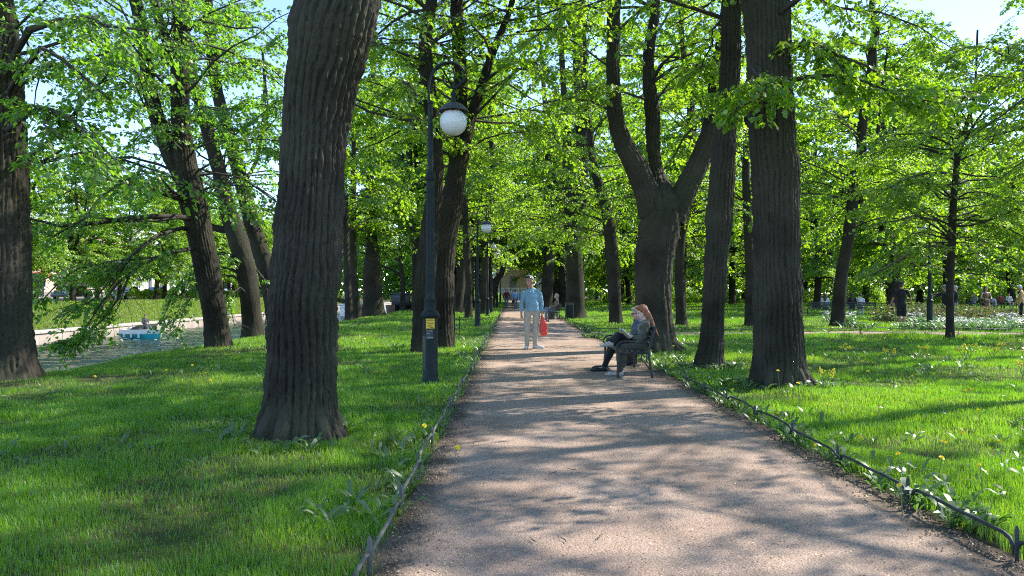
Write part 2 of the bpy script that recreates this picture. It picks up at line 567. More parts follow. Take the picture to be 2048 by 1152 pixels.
def grow(name, label, Y, limbs, H, nb, zmin, Rc, leaf=0.08, M=14, LV=26, group=None, mat=None, near=1, zmid=None, seed=1, explicit=(),
         bark=None, sides=22, stepz=0.25, amp=0.0, flare=0.2, simple=False, azr=None, prune=True, top=None, cat='tree'):
    g = np.random.default_rng(seed)
    mat = mat or M_LEAF
    nb, LV = int(nb * (1.3 if mat is M_LEAFB else 1.8 if Y > 24 else 1.45)), int(LV * (1.6 if mat is M_LEAFB else 1.85)); leaf *= .92
    W = []
    for li, lm in enumerate(limbs):
        pts = []
        for q in lm:
            yy = Y + (q[3] if len(q) > 3 else 0)
            p = P(q[0], q[1], yy)
            pts.append([*p, q[2] * .475 * yy / F])
        if li == 0:
            pts[0][2] = float(zg(pts[0][0], pts[0][1])) - 0.12
        last = pts[-1]
        if lm[-1][1] <= 12:                                   # runs on above what the photograph shows
            d = np.array(pts[-1][:3]) - np.array(pts[-2][:3])
            d = d / np.linalg.norm(d)
            z0, r0 = last[2], last[3]
            p = np.array(last[:3])
            while p[2] < H:
                d = norm(d * 0.8 + np.array([0, 0, 0.3]) + g.normal(0, 0.10, 3))
                p = p + d * 1.6
                f = np.clip((p[2] - z0) / max(H - z0, 0.1), 0, 1)
                pts.append([*p, max(0.02, r0 * (1 - 0.85 * f))])
        W.append(np.array(pts))
    base = np.array([W[0][0][0], W[0][0][1], float(zg(W[0][0][0], W[0][0][1]))])
    root = empty(name, base, label, cat, group)
    tr = Acc()
    for li, w in enumerate(W):
        small = li > 0
        V, Fq, cap = stem(w, sides if not small else max(10, int(sides * 0.7)), stepz, amp if not small else amp * 0.8, flare=flare if li == 0 else 0, seed=seed * 7 + li)
        tr.add(V, Fq, cap[None])
    if flare >= .25:                                        # roots running out at the foot
        w0 = catmull(W[0], .1); rb = w0[min(6, len(w0) - 1)][3]
        for k in range(8):
            an = k * .785 + g.uniform(-.25, .25); dx, dy = math.cos(an), math.sin(an); q = g.uniform(.85, 1.2)
            rt = [[base[0] + dx * rb * .62, base[1] + dy * rb * .62, base[2] + .42 * q, rb * .16], [base[0] + dx * rb * .92, base[1] + dy * rb * .92, base[2] + .17 * q, rb * .22],
                  [base[0] + dx * rb * 1.15 * q, base[1] + dy * rb * 1.15 * q, base[2] + .02, rb * .17], [base[0] + dx * rb * 1.5 * q, base[1] + dy * rb * 1.5 * q, base[2] - .07, rb * .08]]
            V, Fq, cap = stem(np.array(rt), 28, .02, .016, seed=seed * 31 + k)
            tr.add(V, Fq, cap[None])
    link('trunk', tr.mesh('trunk', bark or M_BARK2, True, base), root)
    # boughs
    S = np.vstack([catmull(w, 0.35) for w in W])
    S = S[(S[:, 2] > zmin) & (S[:, 2] < H - 0.3)]
    if len(S) == 0:
        return root
    # pick heights evenly (a little denser low where the photograph looks)
    zt = g.beta(1.0, 1.25, nb) * (min(H, S[:, 2].max()) - zmin) + zmin
    idx = np.array([g.choice(np.argsort(np.abs(S[:, 2] - z))[:6]) for z in zt])
    st = S[idx]
    az = (np.arange(nb) * 2.39996 + g.normal(0, 0.3, nb)) if azr is None else g.uniform(azr[0], azr[1], nb)
    rel = np.clip((zt - zmin) / max(H - zmin, 1), 0, 1)
    Lb = Rc * (1.0 - 0.55 * rel ** 1.5) * g.uniform(0.6, 1.1, nb)
    el = np.radians(g.uniform(5, 45, nb)) + rel * 0.5
    dr = np.radians(g.uniform(25, 75, nb)) * (1 - 0.4 * rel)
    bp = bough_paths(st[:, :3], az, Lb, el, dr, g=g)
    r0 = np.minimum(st[:, 3] * 0.4, 0.008 + 0.0075 * Lb)
    if len(explicit):
        ex = []
        for e in explicit:
            q = np.array([[*P(a[0], a[1], a[3]), a[2] / 2 * a[3] / F] for a in e])
            c = catmull(q, 0.2)
            ii = np.linspace(0, len(c) - 1, 7).astype(int)
            ex.append(c[ii])
        ex = np.array(ex)
        ex = np.concatenate([ex, ex[:, :, :] + np.concatenate([g.normal(0, .22, (len(ex), 7, 3)) * np.linspace(0, 1, 7)[None, :, None], np.zeros((len(ex), 7, 1))], 2)])
        ex[:, :, 3] *= .85; ex[len(ex) // 2:, :, 3] *= .5
        bp = np.concatenate([bp, ex[:, :, :3]])
        Lb = np.concatenate([Lb, np.linalg.norm(np.diff(ex[:, :, :3], axis=1), axis=2).sum(1)])
    nbt = len(bp)
    rad = np.zeros((nbt, 7))
    rad[:nb] = r0[:, None] * np.linspace(1, 0.22, 7)[None]
    if len(explicit):
        rad[nb:] = ex[:, :, 3]
    br = Acc()
    V, Fq = tubes(bp, rad, 6)
    br.add(V, Fq)
    tp = twig_paths(bp, Lb, M, g=g)
    V, Fq = tubes(tp, np.broadcast_to(np.array([0.0075, 0.006, 0.0045, 0.003]) * (0.8 + 0.2 * near), tp.shape[:2]), 3)
    if near:
        br.add(V, Fq)
    link('boughs', br.mesh('boughs', M_TWIG, True, base), root)
    pos, d, nr, sz = leaves_on(tp, LV, leaf, g, spread=leaf * 1.5)
    k = keep_clear(pos) if prune else np.ones(len(pos), bool)
    db = g.beta(2.2, 1.1, nbt); db[nb:] = 1.0
    dens = np.repeat(db, M * LV) * np.repeat(g.beta(2.5, 1.0, nbt * M), LV)      # full and sparse sprays
    k &= g.random(len(pos)) < dens * 1.7
    if top is None:
        hi = pos[:, 2] > vis_top(pos[:, 1])
        k &= ~(hi & (g.random(len(pos)) < 0.6))
        sz = np.where(hi, sz * 1.35, sz)
    pos, d, nr, sz = pos[k], d[k], nr[k], sz[k]
    if len(pos):
        cl = vnoise(pos * 0.9, seed) * 0.22                      # young shoots come in clusters
        rnd = np.clip(g.normal(0.48, 0.2, len(pos)) + cl, 0, 1)
        ac = Acc()
        V, Fq = leaf_geo(pos, d, nr, sz, simple)
        ac.add(V, Fq, rnd=rnd)
        link('crown', ac.mesh('crown', mat, False, base), root)
    return root


# ---- the trees one can tell apart, surveyed limb by limb: (column, row, width) at distance Y
def trees_near():
    # great trunk left of the path
    grow('linden_tree', 'massive furrowed trunk in the grass left of the path, flared at the foot', 7.0,
         [[(599, 893, 205), (600, 872, 182), (600, 845, 164), (602, 790, 150), (604, 700, 145), (608, 600, 142), (616, 500, 141), (622, 400, 137), (625, 300, 136), (637, 200, 148), (651, 130, 160), (662, 60, 176), (682, 0, 168), (700, -60, 160)]],
         17, 46, 5.2, 4.6, 0.085, M=13, LV=22, seed=3, bark=M_BARK, sides=330, stepz=0.012, amp=0.052, flare=0.3)
    grow('linden_tree', 'broad dark trunk beside the water, leftmost of all the trunks', 12.6,
         [[(2, 752, 172), (-2, 720, 140), (-5, 600, 126), (-5, 400, 118), (-11, 200, 110), (-26, 0, 95)]],
         17, 52, 2.9, 4.8, 0.08, M=15, LV=24, seed=5, bark=M_BARK, sides=190, stepz=0.022, amp=0.055, mat=M_LEAFB,
         explicit=[[(20, 330, 16, 12.6), (80, 300, 13, 12.2), (130, 250, 10, 11.8), (170, 200, 8, 11.5), (215, 150, 5, 11.2)],
                   [(10, 150, 20, 12.4), (60, 60, 16, 11.8), (130, 40, 12, 11.2), (200, 50, 9, 10.8), (290, 60, 5, 10.4)],
                   [(15, 260, 14, 12.3), (70, 220, 11, 11.6), (120, 225, 8, 11), (180, 270, 6, 10.6), (240, 330, 3, 10.2)],
                   [(15, 210, 18, 12.5), (55, 130, 14, 12), (80, 95, 11, 11.6), (140, 130, 8, 11.2), (220, 200, 5, 10.9)]])
    grow('maple_tree', 'leaning dark trunk on the canal bank with long boughs over the water', 19.0,
         [[(437, 697, 60), (434, 670, 52), (425, 600, 50), (404, 490, 52), (385, 400, 54), (372, 330, 46), (362, 250, 38), (360, 150, 37), (362, 60, 38), (362, -10, 36)],
          [(380, 385, 34), (345, 320, 33), (322, 260, 32), (300, 180, 30), (290, 100, 28), (276, 20, 26), (270, -10, 24)],
          [(362, 160, 26), (340, 100, 22), (322, 50, 20), (308, 0, 18)]],
         15, 46, 3.4, 4.6, 0.085, M=15, LV=23, seed=8, mat=M_LEAFB, sides=110, stepz=0.035, amp=0.04,
         explicit=[[(382, 398, 22, 19), (345, 392, 18, 18.5), (300, 375, 15, 18), (240, 356, 12, 17.5), (200, 320, 8, 17), (150, 290, 5, 16.6)],
                   [(402, 440, 16, 19), (340, 432, 13, 18.3), (270, 436, 14, 17.8), (190, 446, 11, 17.2), (120, 452, 9, 16.8), (55, 436, 5, 16.4)],
                   [(412, 490, 10, 19.2), (370, 500, 9, 18.5), (310, 515, 8, 17.8), (260, 545, 7, 17.2), (215, 590, 5, 16.8), (165, 665, 3, 16.4)],
                   [(405, 470, 11, 19.2), (350, 455, 10, 18.6), (300, 480, 8, 17.9), (255, 520, 6, 17.2), (200, 590, 4, 16.6), (105, 640, 3, 16)],
                   [(300, 515, 7, 17.8), (240, 520, 6, 17.4), (190, 530, 5, 17), (140, 545, 4, 16.5), (85, 600, 3, 16)],
                   [(262, 545, 6, 17.2), (235, 600, 5, 17), (195, 650, 4, 16.8), (150, 680, 3, 16.5), (100, 690, 2, 16.2)]])
    grow('maple_tree', 'curved trunk leaning over the bank between the leaning fork and the great trunk', 25.0,
         [[(505, 672, 50), (504, 640, 42), (495, 560, 40), (476, 480, 42), (456, 420, 36), (440, 350, 30), (418, 270, 28), (402, 215, 25), (385, 150, 22), (370, 60, 20), (360, 0, 18)],
          [(476, 476, 20), (460, 462, 16), (430, 456, 14), (400, 440, 12), (370, 430, 8)]],
         15, 36, 4, 4.4, 0.095, M=14, LV=20, seed=13, mat=M_LEAFB, sides=40, stepz=0.1, amp=0.03,
         explicit=[[(500, 575, 7, 25), (455, 548, 6, 24.6), (410, 560, 5, 24.3), (375, 605, 3, 24), (350, 672, 2, 23.8)], [(498, 560, 6, 25), (440, 530, 5, 24.6), (390, 540, 4, 24.2), (350, 580, 3, 24), (325, 640, 2, 23.8)],
                   [(506, 600, 5, 25), (480, 575, 4, 24.5), (460, 600, 3, 24.3), (470, 655, 2, 24)], [(490, 530, 5, 25.2), (520, 545, 4, 25.5), (535, 590, 3, 25.8), (530, 650, 2, 26)], [(500, 560, 5, 25.2), (460, 510, 4, 24.8), (420, 510, 3, 24.4), (385, 560, 2, 24)]])
    grow('maple_tree', 'slender leaning trunk rising close behind the edge of the great trunk', 27.0,
         [[(560, 662, 48), (545, 590, 40), (530, 530, 37), (508, 462, 34), (490, 390, 32), (474, 330, 29), (455, 260, 26), (436, 190, 24), (426, 130, 24), (420, 60, 23), (414, 0, 22)]],
         15, 32, 5, 4.4, 0.1, M=13, LV=19, seed=14, mat=M_LEAFB, sides=40, stepz=0.1, amp=0.03,
         explicit=[[(486, 372, 10, 27), (520, 300, 9, 27), (530, 180, 8, 27.5), (525, 100, 7, 27.5), (545, 75, 5, 28), (568, 78, 3, 28)],
                   [(440, 160, 9, 27), (490, 120, 8, 27), (530, 125, 7, 27.5), (560, 140, 4, 28)]])
    # behind the first lamp
    grow('linden_tree', 'trunk directly behind the first lamp post, its foot left of the post', 17.2,
         [[(838, 712, 52), (842, 690, 44), (848, 600, 43), (853, 520, 42), (862, 440, 38), (872, 360, 33), (869, 278, 31), (858, 180, 30), (850, 100, 28), (856, 40, 26), (866, -10, 24)]],
         15, 34, 4.6, 4.2, 0.082, M=14, LV=23, seed=21, sides=90, stepz=0.035, amp=0.04)
    grow('linden_tree', 'thick trunk behind the first lamp globe, split into two tall limbs', 18.6,
         [[(884, 692, 58), (884, 660, 50), (883, 560, 51), (888, 480, 54), (900, 420, 50), (912, 350, 40), (918, 270, 30), (922, 180, 29), (918, 100, 29), (913, 20, 28), (912, -10, 27)],
          [(903, 400, 40), (920, 320, 36), (940, 240, 26), (958, 190, 22), (982, 115, 18), (1010, 45, 14), (1025, 0, 12)]],
         16, 40, 4.4, 4.4, 0.082, M=14, LV=23, seed=22, sides=110, stepz=0.035, amp=0.04)
    # bench tree and the right hand row
    grow('linden_tree', 'thick trunk right behind the reading women, forking into curved limbs', 17.8,
         [[(1306, 706, 108), (1307, 680, 92), (1306, 600, 78), (1308, 520, 80), (1318, 460, 88), (1326, 425, 84), (1325, 400, 66), (1312, 340, 30, 0.5), (1306, 290, 29, 0.5), (1305, 230, 32, 0.5), (1298, 170, 27, 0.5), (1297, 110, 25, 0.5), (1308, 40, 21, 0.5), (1312, -10, 18, 0.5)],
          [(1306, 430, 62), (1296, 390, 54), (1272, 333, 48), (1246, 286, 41), (1230, 226, 34), (1226, 139, 29), (1227, 40, 28), (1228, -10, 27)],
          [(1342, 440, 60), (1368, 385, 50), (1396, 330, 46), (1424, 250, 38), (1434, 150, 32), (1448, 60, 26), (1455, -10, 22)]],
         16, 46, 5.2, 4.8, 0.082, M=14, LV=24, seed=31, bark=M_BARK, sides=180, stepz=0.026, amp=0.05, flare=0.3)
    grow('linden_tree', 'dark trunk with a knobbly burl halfway up, between the bench and the stout bare trunk', 13.5,
         [[(1416, 748, 72), (1418, 735, 60), (1423, 690, 52), (1428, 600, 48), (1433, 510, 50), (1437, 465, 53), (1438, 440, 59), (1440, 410, 55), (1446, 330, 52), (1452, 250, 46), (1459, 160, 43), (1462, 90, 42), (1463, 0, 40), (1464, -20, 40)]],
         15, 30, 6.0, 4.0, 0.08, M=14, LV=23, seed=33, bark=M_BARK, sides=130, stepz=0.022, amp=0.042, flare=0.3)
    grow('linden_tree', 'stout straight trunk at the lawn edge right of the path, dandelions at its foot', 10.9,
         [[(1560, 783, 132), (1560, 765, 116), (1559, 700, 102), (1556, 600, 99), (1553, 500, 97), (1551, 400, 97), (1550, 335, 101), (1546, 300, 96), (1541, 200, 93), (1536, 100, 92), (1530, 0, 98), (1524, -40, 96)]],
         17, 42, 5.0, 4.6, 0.08, M=14, LV=23, seed=35, bark=M_BARK, sides=260, stepz=0.015, amp=0.048, flare=0.25,
         explicit=[[(1580, 102, 15, 10.9), (1612, 88, 13, 10.7), (1640, 92, 11, 10.4), (1670, 108, 8, 10.1), (1730, 130, 5, 9.9), (1800, 160, 3, 9.8)],
                   [(1590, 160, 12, 10.7), (1640, 150, 9, 10.3), (1720, 160, 7, 10), (1800, 190, 5, 9.8), (1900, 210, 3, 9.7)],
                   [(1500, 130, 10, 10.7), (1530, 170, 8, 10.1), (1530, 190, 6, 9.8), (1500, 205, 4, 9.6), (1455, 225, 2, 9.6)]])
    grow('linden_tree', 'crooked dark trunk beyond the right lawn with a thin side stem from its middle', 30.5,
         [[(1674, 656, 36), (1676, 640, 30), (1682, 560, 26), (1696, 480, 24), (1704, 410, 24), (1712, 340, 23), (1722, 305, 21), (1724, 260, 21), (1732, 200, 18), (1744, 140, 20), (1745, 90, 17), (1752, 60, 17), (1744, 20, 14), (1744, -10, 12)],
          [(1716, 402, 12), (1730, 392, 11), (1741, 372, 10), (1749, 312, 9), (1758, 245, 8), (1762, 190, 6), (1775, 100, 4)]],
         17, 40, 3.6, 4.6, 0.1, M=13, LV=20, seed=41, sides=36, stepz=0.12, amp=0.015)
    grow('linden_tree', 'slender young tree with a low arching branch, standing in front of the flower bed', 22.0,
         [[(1900, 682, 21), (1900, 660, 17), (1900, 560, 15), (1904, 480, 16), (1907, 400, 14), (1912, 345, 13), (1918, 300, 12), (1935, 245, 9), (1948, 200, 7), (1952, 140, 5), (1955, 60, 4)],
          [(1918, 300, 9), (1945, 255, 6), (1975, 215, 4), (2010, 190, 3)]],
         10.5, 40, 2.9, 4.2, 0.09, M=14, LV=21, seed=43, sides=20, stepz=0.12, amp=0.006, near=1,
         explicit=[[(1899, 498, 8, 22), (1880, 490, 7, 21.6), (1856, 492, 6, 21.2), (1817, 505, 5, 20.8), (1782, 532, 4, 20.4), (1735, 552, 2, 20)],
                   [(1905, 440, 7, 22), (1950, 440, 6, 21.5), (2000, 450, 4, 21), (2060, 480, 2, 20.5)],
                   [(1912, 350, 7, 22), (1870, 345, 5, 21.5), (1820, 355, 4, 21), (1770, 380, 2, 20.4)]])
    grow('linden_tree', 'dark trunk half hidden behind the stout trunk, its foot showing at its left', 31.0,
         [[(1500, 652, 26), (1500, 630, 22), (1500, 540, 20), (1495, 440, 18), (1492, 340, 16), (1495, 240, 15), (1500, 100, 13), (1502, 0, 11)]],
         16, 32, 3.4, 4.4, 0.1, M=13, LV=19, seed=44, sides=28, stepz=0.15)
    grow('linden_tree', 'wavy mid grey trunk seen between the forked trunk and the burled trunk', 32.5,
         [[(1364, 652, 27), (1362, 630, 22), (1359, 560, 19), (1362, 480, 19), (1371, 430, 17), (1379, 330, 14), (1380, 250, 13), (1378, 170, 12), (1366, 100, 11), (1360, 0, 9)]],
         16, 30, 3.4, 4.4, 0.1, M=13, LV=19, seed=45, sides=28, stepz=0.15)
    grow('linden_tree', 'pale leaning trunk right of the path where the cross path begins', 33.5,
         [[(1232, 650, 33), (1231, 630, 28), (1227, 560, 28), (1222, 490, 27), (1214, 430, 24), (1203, 385, 21), (1188, 335, 17), (1180, 270, 14), (1172, 190, 11), (1170, 100, 9), (1165, 0, 7)]],
         15, 30, 3.4, 4.4, 0.1, M=13, LV=19, seed=46, sides=32, stepz=0.14, amp=0.014)
    grow('linden_tree', 'tall thick trunk beyond the cross path, forking low into two upright stems', 40.0,
         [[(1151, 640, 50), (1151, 625, 42), (1150, 560, 37), (1147, 500, 36), (1146, 450, 36), (1139, 400, 24), (1135, 330, 22), (1133, 270, 19), (1128, 190, 14), (1124, 120, 12), (1118, 0, 10)],
          [(1156, 460, 26), (1163, 400, 25), (1164, 312, 24), (1161, 208, 24), (1158, 140, 27), (1158, 90, 26), (1160, 40, 18), (1166, -5, 14)],
          [(1157, 80, 18), (1140, 42, 16), (1119, 17, 13), (1098, -5, 10)]],
         17, 44, 3.4, 5.0, 0.12, M=13, LV=19, seed=47, sides=32, stepz=0.15, amp=0.016)
    grow('linden_tree', 'narrow dark trunk left of the second lamp post', 41.0,
         [[(937, 638, 20), (937, 620, 17), (937, 560, 14), (933, 500, 15), (931, 430, 13), (925, 340, 11), (925, 240, 9), (920, 120, 8), (915, 0, 6)]],
         15, 32, 3.4, 4.2, 0.12, M=13, LV=19, seed=48, sides=24, stepz=0.2)
    grow('oak_tree', 'old swollen trunk with a pale metal band round it, left lawn near the canal', 46.0,
         [[(747, 632, 56), (747, 618, 46), (746, 580, 40), (744, 545, 38), (745, 512, 31), (744, 480, 24), (742, 440, 22), (740, 380, 18), (742, 300, 15), (745, 200, 12), (748, 100, 10), (745, 0, 8)]],
         15, 38, 3.6, 4.6, 0.12, M=13, LV=18, seed=49, sides=40, stepz=0.15, amp=0.04)
    grow('linden_tree', 'straight dark trunk showing just past the great trunk', 40.0,
         [[(700, 646, 24), (698, 630, 18), (695, 560, 14), (692, 480, 13), (690, 400, 12), (686, 300, 10), (686, 200, 8), (684, 0, 5)]],
         14, 30, 4.0, 4.0, 0.12, M=12, LV=18, seed=50, sides=22, stepz=0.2)
    grow('linden_tree', 'straight trunk left of the banded old trunk, second past the great trunk', 43.0,
         [[(716, 640, 22), (714, 620, 17), (708, 560, 15), (706, 480, 14), (706, 400, 13), (708, 300, 10), (706, 200, 8), (706, 0, 5)]],
         14, 30, 4.0, 4.0, 0.12, M=12, LV=18, seed=51, sides=22, stepz=0.2)
    grow('linden_tree', 'small forked tree at the canal edge in front of the dark moored boat', 58.0,
         [[(805, 622, 13), (805, 608, 11), (806, 560, 10), (803, 540, 9), (800, 500, 7), (800, 420, 5), (800, 300, 3)],
          [(804, 555, 7), (790, 543, 5), (775, 536, 4), (755, 528, 3)]],
         13, 34, 3.4, 4.6, 0.14, M=12, LV=18, seed=52, sides=16, stepz=0.3)
    grow('linden_tree', 'leaning trunk beside the second bench, behind the man with the red bag', 62.0,
         [[(1092, 618, 30), (1093, 600, 25), (1096, 560, 24), (1100, 500, 22), (1102, 440, 19), (1098, 360, 15), (1094, 260, 12), (1085, 140, 9), (1075, 0, 7)],
          [(1098, 440, 12), (1108, 360, 9), (1112, 260, 7), (1105, 200, 5)]],
         17, 44, 5.6, 4.8, 0.15, M=12, LV=18, seed=53, sides=24, stepz=0.25)
    grow('linden_tree', 'trunk bending over the path far off, beside the row of lamp posts', 68.0,
         [[(981, 618, 22), (982, 605, 18), (986, 585, 17), (993, 560, 14), (1004, 545, 11), (1012, 500, 8), (1015, 420, 6), (1018, 300, 5)],
          [(986, 580, 10), (978, 530, 8), (974, 450, 6), (975, 330, 4)]],
         15, 44, 5.6, 4.8, 0.15, M=12, LV=18, seed=54, sides=20, stepz=0.3)
    grow('linden_tree', 'tilted dark trunk behind the second and third lamp posts', 48.0,
         [[(968, 634, 22), (968, 610, 17), (970, 540, 16), (975, 470, 15), (982, 420, 13), (985, 340, 10), (980, 240, 8), (978, 120, 6), (975, 0, 5)]],
         16, 40, 3.6, 4.8, 0.13, M=12, LV=18, seed=55, sides=22, stepz=0.25)



# ---- the rest of the park: four kinds of crown, copied with their trunks
def proto_tree(seed, H, Rc, leaf, fork, low=2.6):
    g = np.random.default_rng(seed)
    px = HX
    Y = 1000.0                                            # built far from everything, moved afterwards
    k = Y / F
    r = 0.27 + 0.07 * g.random()
    main = [[0, 0, -0.1, r * 1.35], [0.03, 0, 0.5, r], [g.normal(0, .1), g.normal(0, .1), 3, r * 0.9], [g.normal(0, .25), g.normal(0, .25), 6, r * 0.72], [g.normal(0, .4), g.normal(0, .4), 10, r * 0.5], [g.normal(0, .6), g.normal(0, .6), H - 1, 0.04]]
    limbs = [np.array(main)]
    for i in range(fork):
        a = g.uniform(0, 2 * PI); z = g.uniform(3, 6)
        limbs.append(np.array([[main[2][0], main[2][1], z - 0.5, r * 0.6], [0.9 * math.cos(a), 0.9 * math.sin(a), z + 1.6, r * 0.5], [1.5 * math.cos(a), 1.5 * math.sin(a), z + 4, r * 0.36], [2.0 * math.cos(a), 2.0 * math.sin(a), z + 8, 0.04]]))
    tr = Acc()
    for li, w in enumerate(limbs):
        V, Fq, cap = stem(w, 14, 0.4, 0.0, flare=0.2 if li == 0 else 0, seed=seed + li)
        tr.add(V, Fq, cap[None])
    S = np.vstack([catmull(w, 0.35) for w in limbs])
    S = S[(S[:, 2] > low - .1) & (S[:, 2] < H - 0.5)]
    nb = 130
    zt = g.beta(1.0, 1.25, nb) * (H - 1.0 - low) + low
    st = S[[g.choice(np.argsort(np.abs(S[:, 2] - z))[:6]) for z in zt]]
    rel = np.clip((zt - 3) / (H - 3), 0, 1)
    az = np.arange(nb) * 2.39996 + g.normal(0, 0.3, nb)
    Lb = Rc * (1 - 0.6 * rel ** 1.6) * g.uniform(0.6, 1.1, nb)
    bp = bough_paths(st[:, :3], az, Lb, np.radians(g.uniform(5, 40, nb)) + rel * 0.5, np.radians(g.uniform(25, 70, nb)), g=g)
    V, Fq = tubes(bp, np.minimum(st[:, 3] * 0.4, 0.012 + 0.010 * Lb)[:, None] * np.linspace(1, 0.25, 7)[None], 5)
    br = Acc(); br.add(V, Fq)
    tp = twig_paths(bp, Lb, 13, g=g)
    pos, d, nr, sz = leaves_on(tp, 24, leaf, g, spread=leaf * 1.4)
    rnd = np.clip(g.normal(0.5, 0.2, len(pos)) + vnoise(pos * 0.6, seed) * 0.25, 0, 1)
    ac = Acc(); V, Fq = leaf_geo(pos, d, nr, sz, True); ac.add(V, Fq, rnd=rnd)
    root = empty('linden_tree', (0, 0, 0), '', 'tree')
    link('trunk', tr.mesh('trunk', M_BARK2, True), root)
    link('boughs', br.mesh('boughs', M_TWIG, True), root)
    link('crown', ac.mesh('crown', M_LEAF, False), root)
    return root


def trees_far():
    protos = [proto_tree(101, 17, 5.2, 0.17, 2), proto_tree(102, 19, 5.6, 0.18, 3), proto_tree(103, 15, 4.8, 0.16, 1), proto_tree(104, 21, 5.8, 0.18, 2), proto_tree(105, 17, 4.6, 0.16, 1, 5.6), proto_tree(106, 18, 4.8, 0.16, 2, 5.4)]
    used = set()
    g = np.random.default_rng(77)

    def put(i, x, y, s, label, group):
        o = protos[i]
        if i in used:
            o = copy_tree(o)
        used.add(i)
        o.location = (x, y, float(zg(x, y)))
        o.rotation_euler = (g.normal(0, 0.03), g.normal(0, 0.03), g.uniform(0, 6.28))
        o.scale = (s, s, s * g.uniform(0.92, 1.1))
        o['label'] = label
        o['group'] = group
    # right hand park
    pts = []
    for x in np.arange(4.5, 115, 11.6):
        for y in np.arange(38, 150, 12.2):
            xx, yy = x + g.uniform(-2.6, 2.6), y + g.uniform(-2.8, 2.8)
            if xx > 0.74 * yy + 6 or xx < 4.2:
                continue
            if 9 < xx < 33 and yy < 50:          # the sunny flower lawn stays open
                continue
            if xx < 16 and yy < 47:
                continue
            if xx < 10 and yy > 112:
                continue
            pts.append((xx, yy))
    for (x, y) in pts:
        put(int(g.integers(0, 4)), x, y, g.uniform(0.85, 1.15) * (1 if y < 50 else 1.15), 'leafy linden with a dark trunk standing deep in the park right of the path', 'park trees right of the path')
    # left row between path and canal
    for y in np.arange(54, 128, 7.5):
        for x in (-3.4, -7.2):
            if x < -6 and 56 < y < 64:
                continue
            put(int(g.integers(4, 6)), x + g.uniform(-0.7, 0.7), y + g.uniform(-2, 2), g.uniform(1.0, 1.2), 'leafy linden in the far row between the path and the canal', 'far row between path and canal')
    for y in np.arange(70, 112, 9.0):
        put(int(g.integers(4, 6)), 4.6 + g.uniform(-0.4, 0.6), y, g.uniform(1.0, 1.2), 'leafy linden lining the far right side of the path', 'far row right of the path')
    # trees added just outside the frame to shade the lawn and the path
    for (x, y, H, sd) in ((9.3, 5.4, 17, 61), (6.4, 1.7, 16, 62), (12.8, 16.8, 16, 63), (18.6, 24.0, 16, 64), (11.2, 11.3, 19, 65)):
        w = 0.5 * F / y
        c = HX + x / y * F
        b = HY + F * E / y
        grow('linden_tree', 'leafy linden added past the edge of the view to shade the lawn and path', y, [[(c, b, w * 1.2), (c, b - 1.5 * F / y, w), (c - 20, b - 5 * F / y, w * .8), (c, -40 if b - 9 * F / y > 0 else b - 9 * F / y, w * .6)]],
             H, 46 if sd == 65 else 40, 9.0 if sd == 65 else 4.2, 4.6, .085, M=14, LV=20, top=1, seed=sd, sides=16, stepz=.3, group='added shade trees past the edge of the view')
    # promenade row across the canal
    for k, y in enumerate(np.arange(42, 150, 3.7)):
        put(2 if k % 3 else 0, -37.8 + g.uniform(-0.5, 0.5) - (1.8 if k % 4 == 1 else 0), y + g.uniform(-1.2, 1.2), g.uniform(0.72, 0.88), 'clipped young tree in the promenade row across the canal', 'promenade trees across the canal')


def shrubs_far():
    g = np.random.default_rng(91)

    def bush(seed, rx, rz):
        gg = np.random.default_rng(seed)
        n = 3400
        d = norm(gg.normal(0, 1, (n, 3))); d[:, 2] = np.abs(d[:, 2])
        lump = 1 + 0.28 * vnoise(d * 2.3, seed)
        rr = gg.uniform(0.45, 1.0, n) ** 0.5 * lump
        pos = d * rr[:, None] * np.array([rx, rx * 0.8, rz])
        ac = Acc()
        V, Fq = leaf_geo(pos, gg.normal(0, 1, (n, 3)), d + gg.normal(0, .5, (n, 3)), gg.uniform(.12, .22, n), True)
        ac.add(V, Fq, rnd=np.clip(gg.normal(.5, .22, n), 0, 1))
        r = empty('shrub', (0, 0, 0), 'rounded leafy shrub at the far edge of the lawns', 'shrub', 'shrubs at the far edge of the lawns')
        link('foliage', ac.mesh('foliage', M_LEAF), r)
        mb = MB()
        for a in np.arange(0, 6.28, 1.26):
            mb.tube([(0.1 * math.cos(a), 0.1 * math.sin(a), 0), (rx * .3 * math.cos(a), rx * .3 * math.sin(a), rz * .6)], [.04, .02], 5)
        mb.build('stem', M_TWIG, r)
        return r
    ps = [bush(1, 2.2, 1.9), bush(2, 3.0, 2.4), bush(3, 1.8, 2.8)]
    k = 0
    for x in np.arange(14, 112, 3.4):
        y = 96 + 18 * vnoise(np.array([x * .1, 0, 0.5]), 2) + g.uniform(-5, 5) + max(0, (x - 60)) * .3
        o = ps[k] if k < 3 else copy_tree(ps[int(g.integers(0, 3))])
        k += 1
        o.location = (x, y, 0); o.rotation_euler = (0, 0, g.uniform(0, 6)); s = g.uniform(.7, 1.2); o.scale = (s, s, s)
    for (x, y) in ((-5, 112), (-3.2, 118), (-7.5, 105), (-9, 116)):
        o = copy_tree(ps[int(g.integers(0, 3))]); o.location = (x, y, 0); o.scale = (.7, .7, .7)


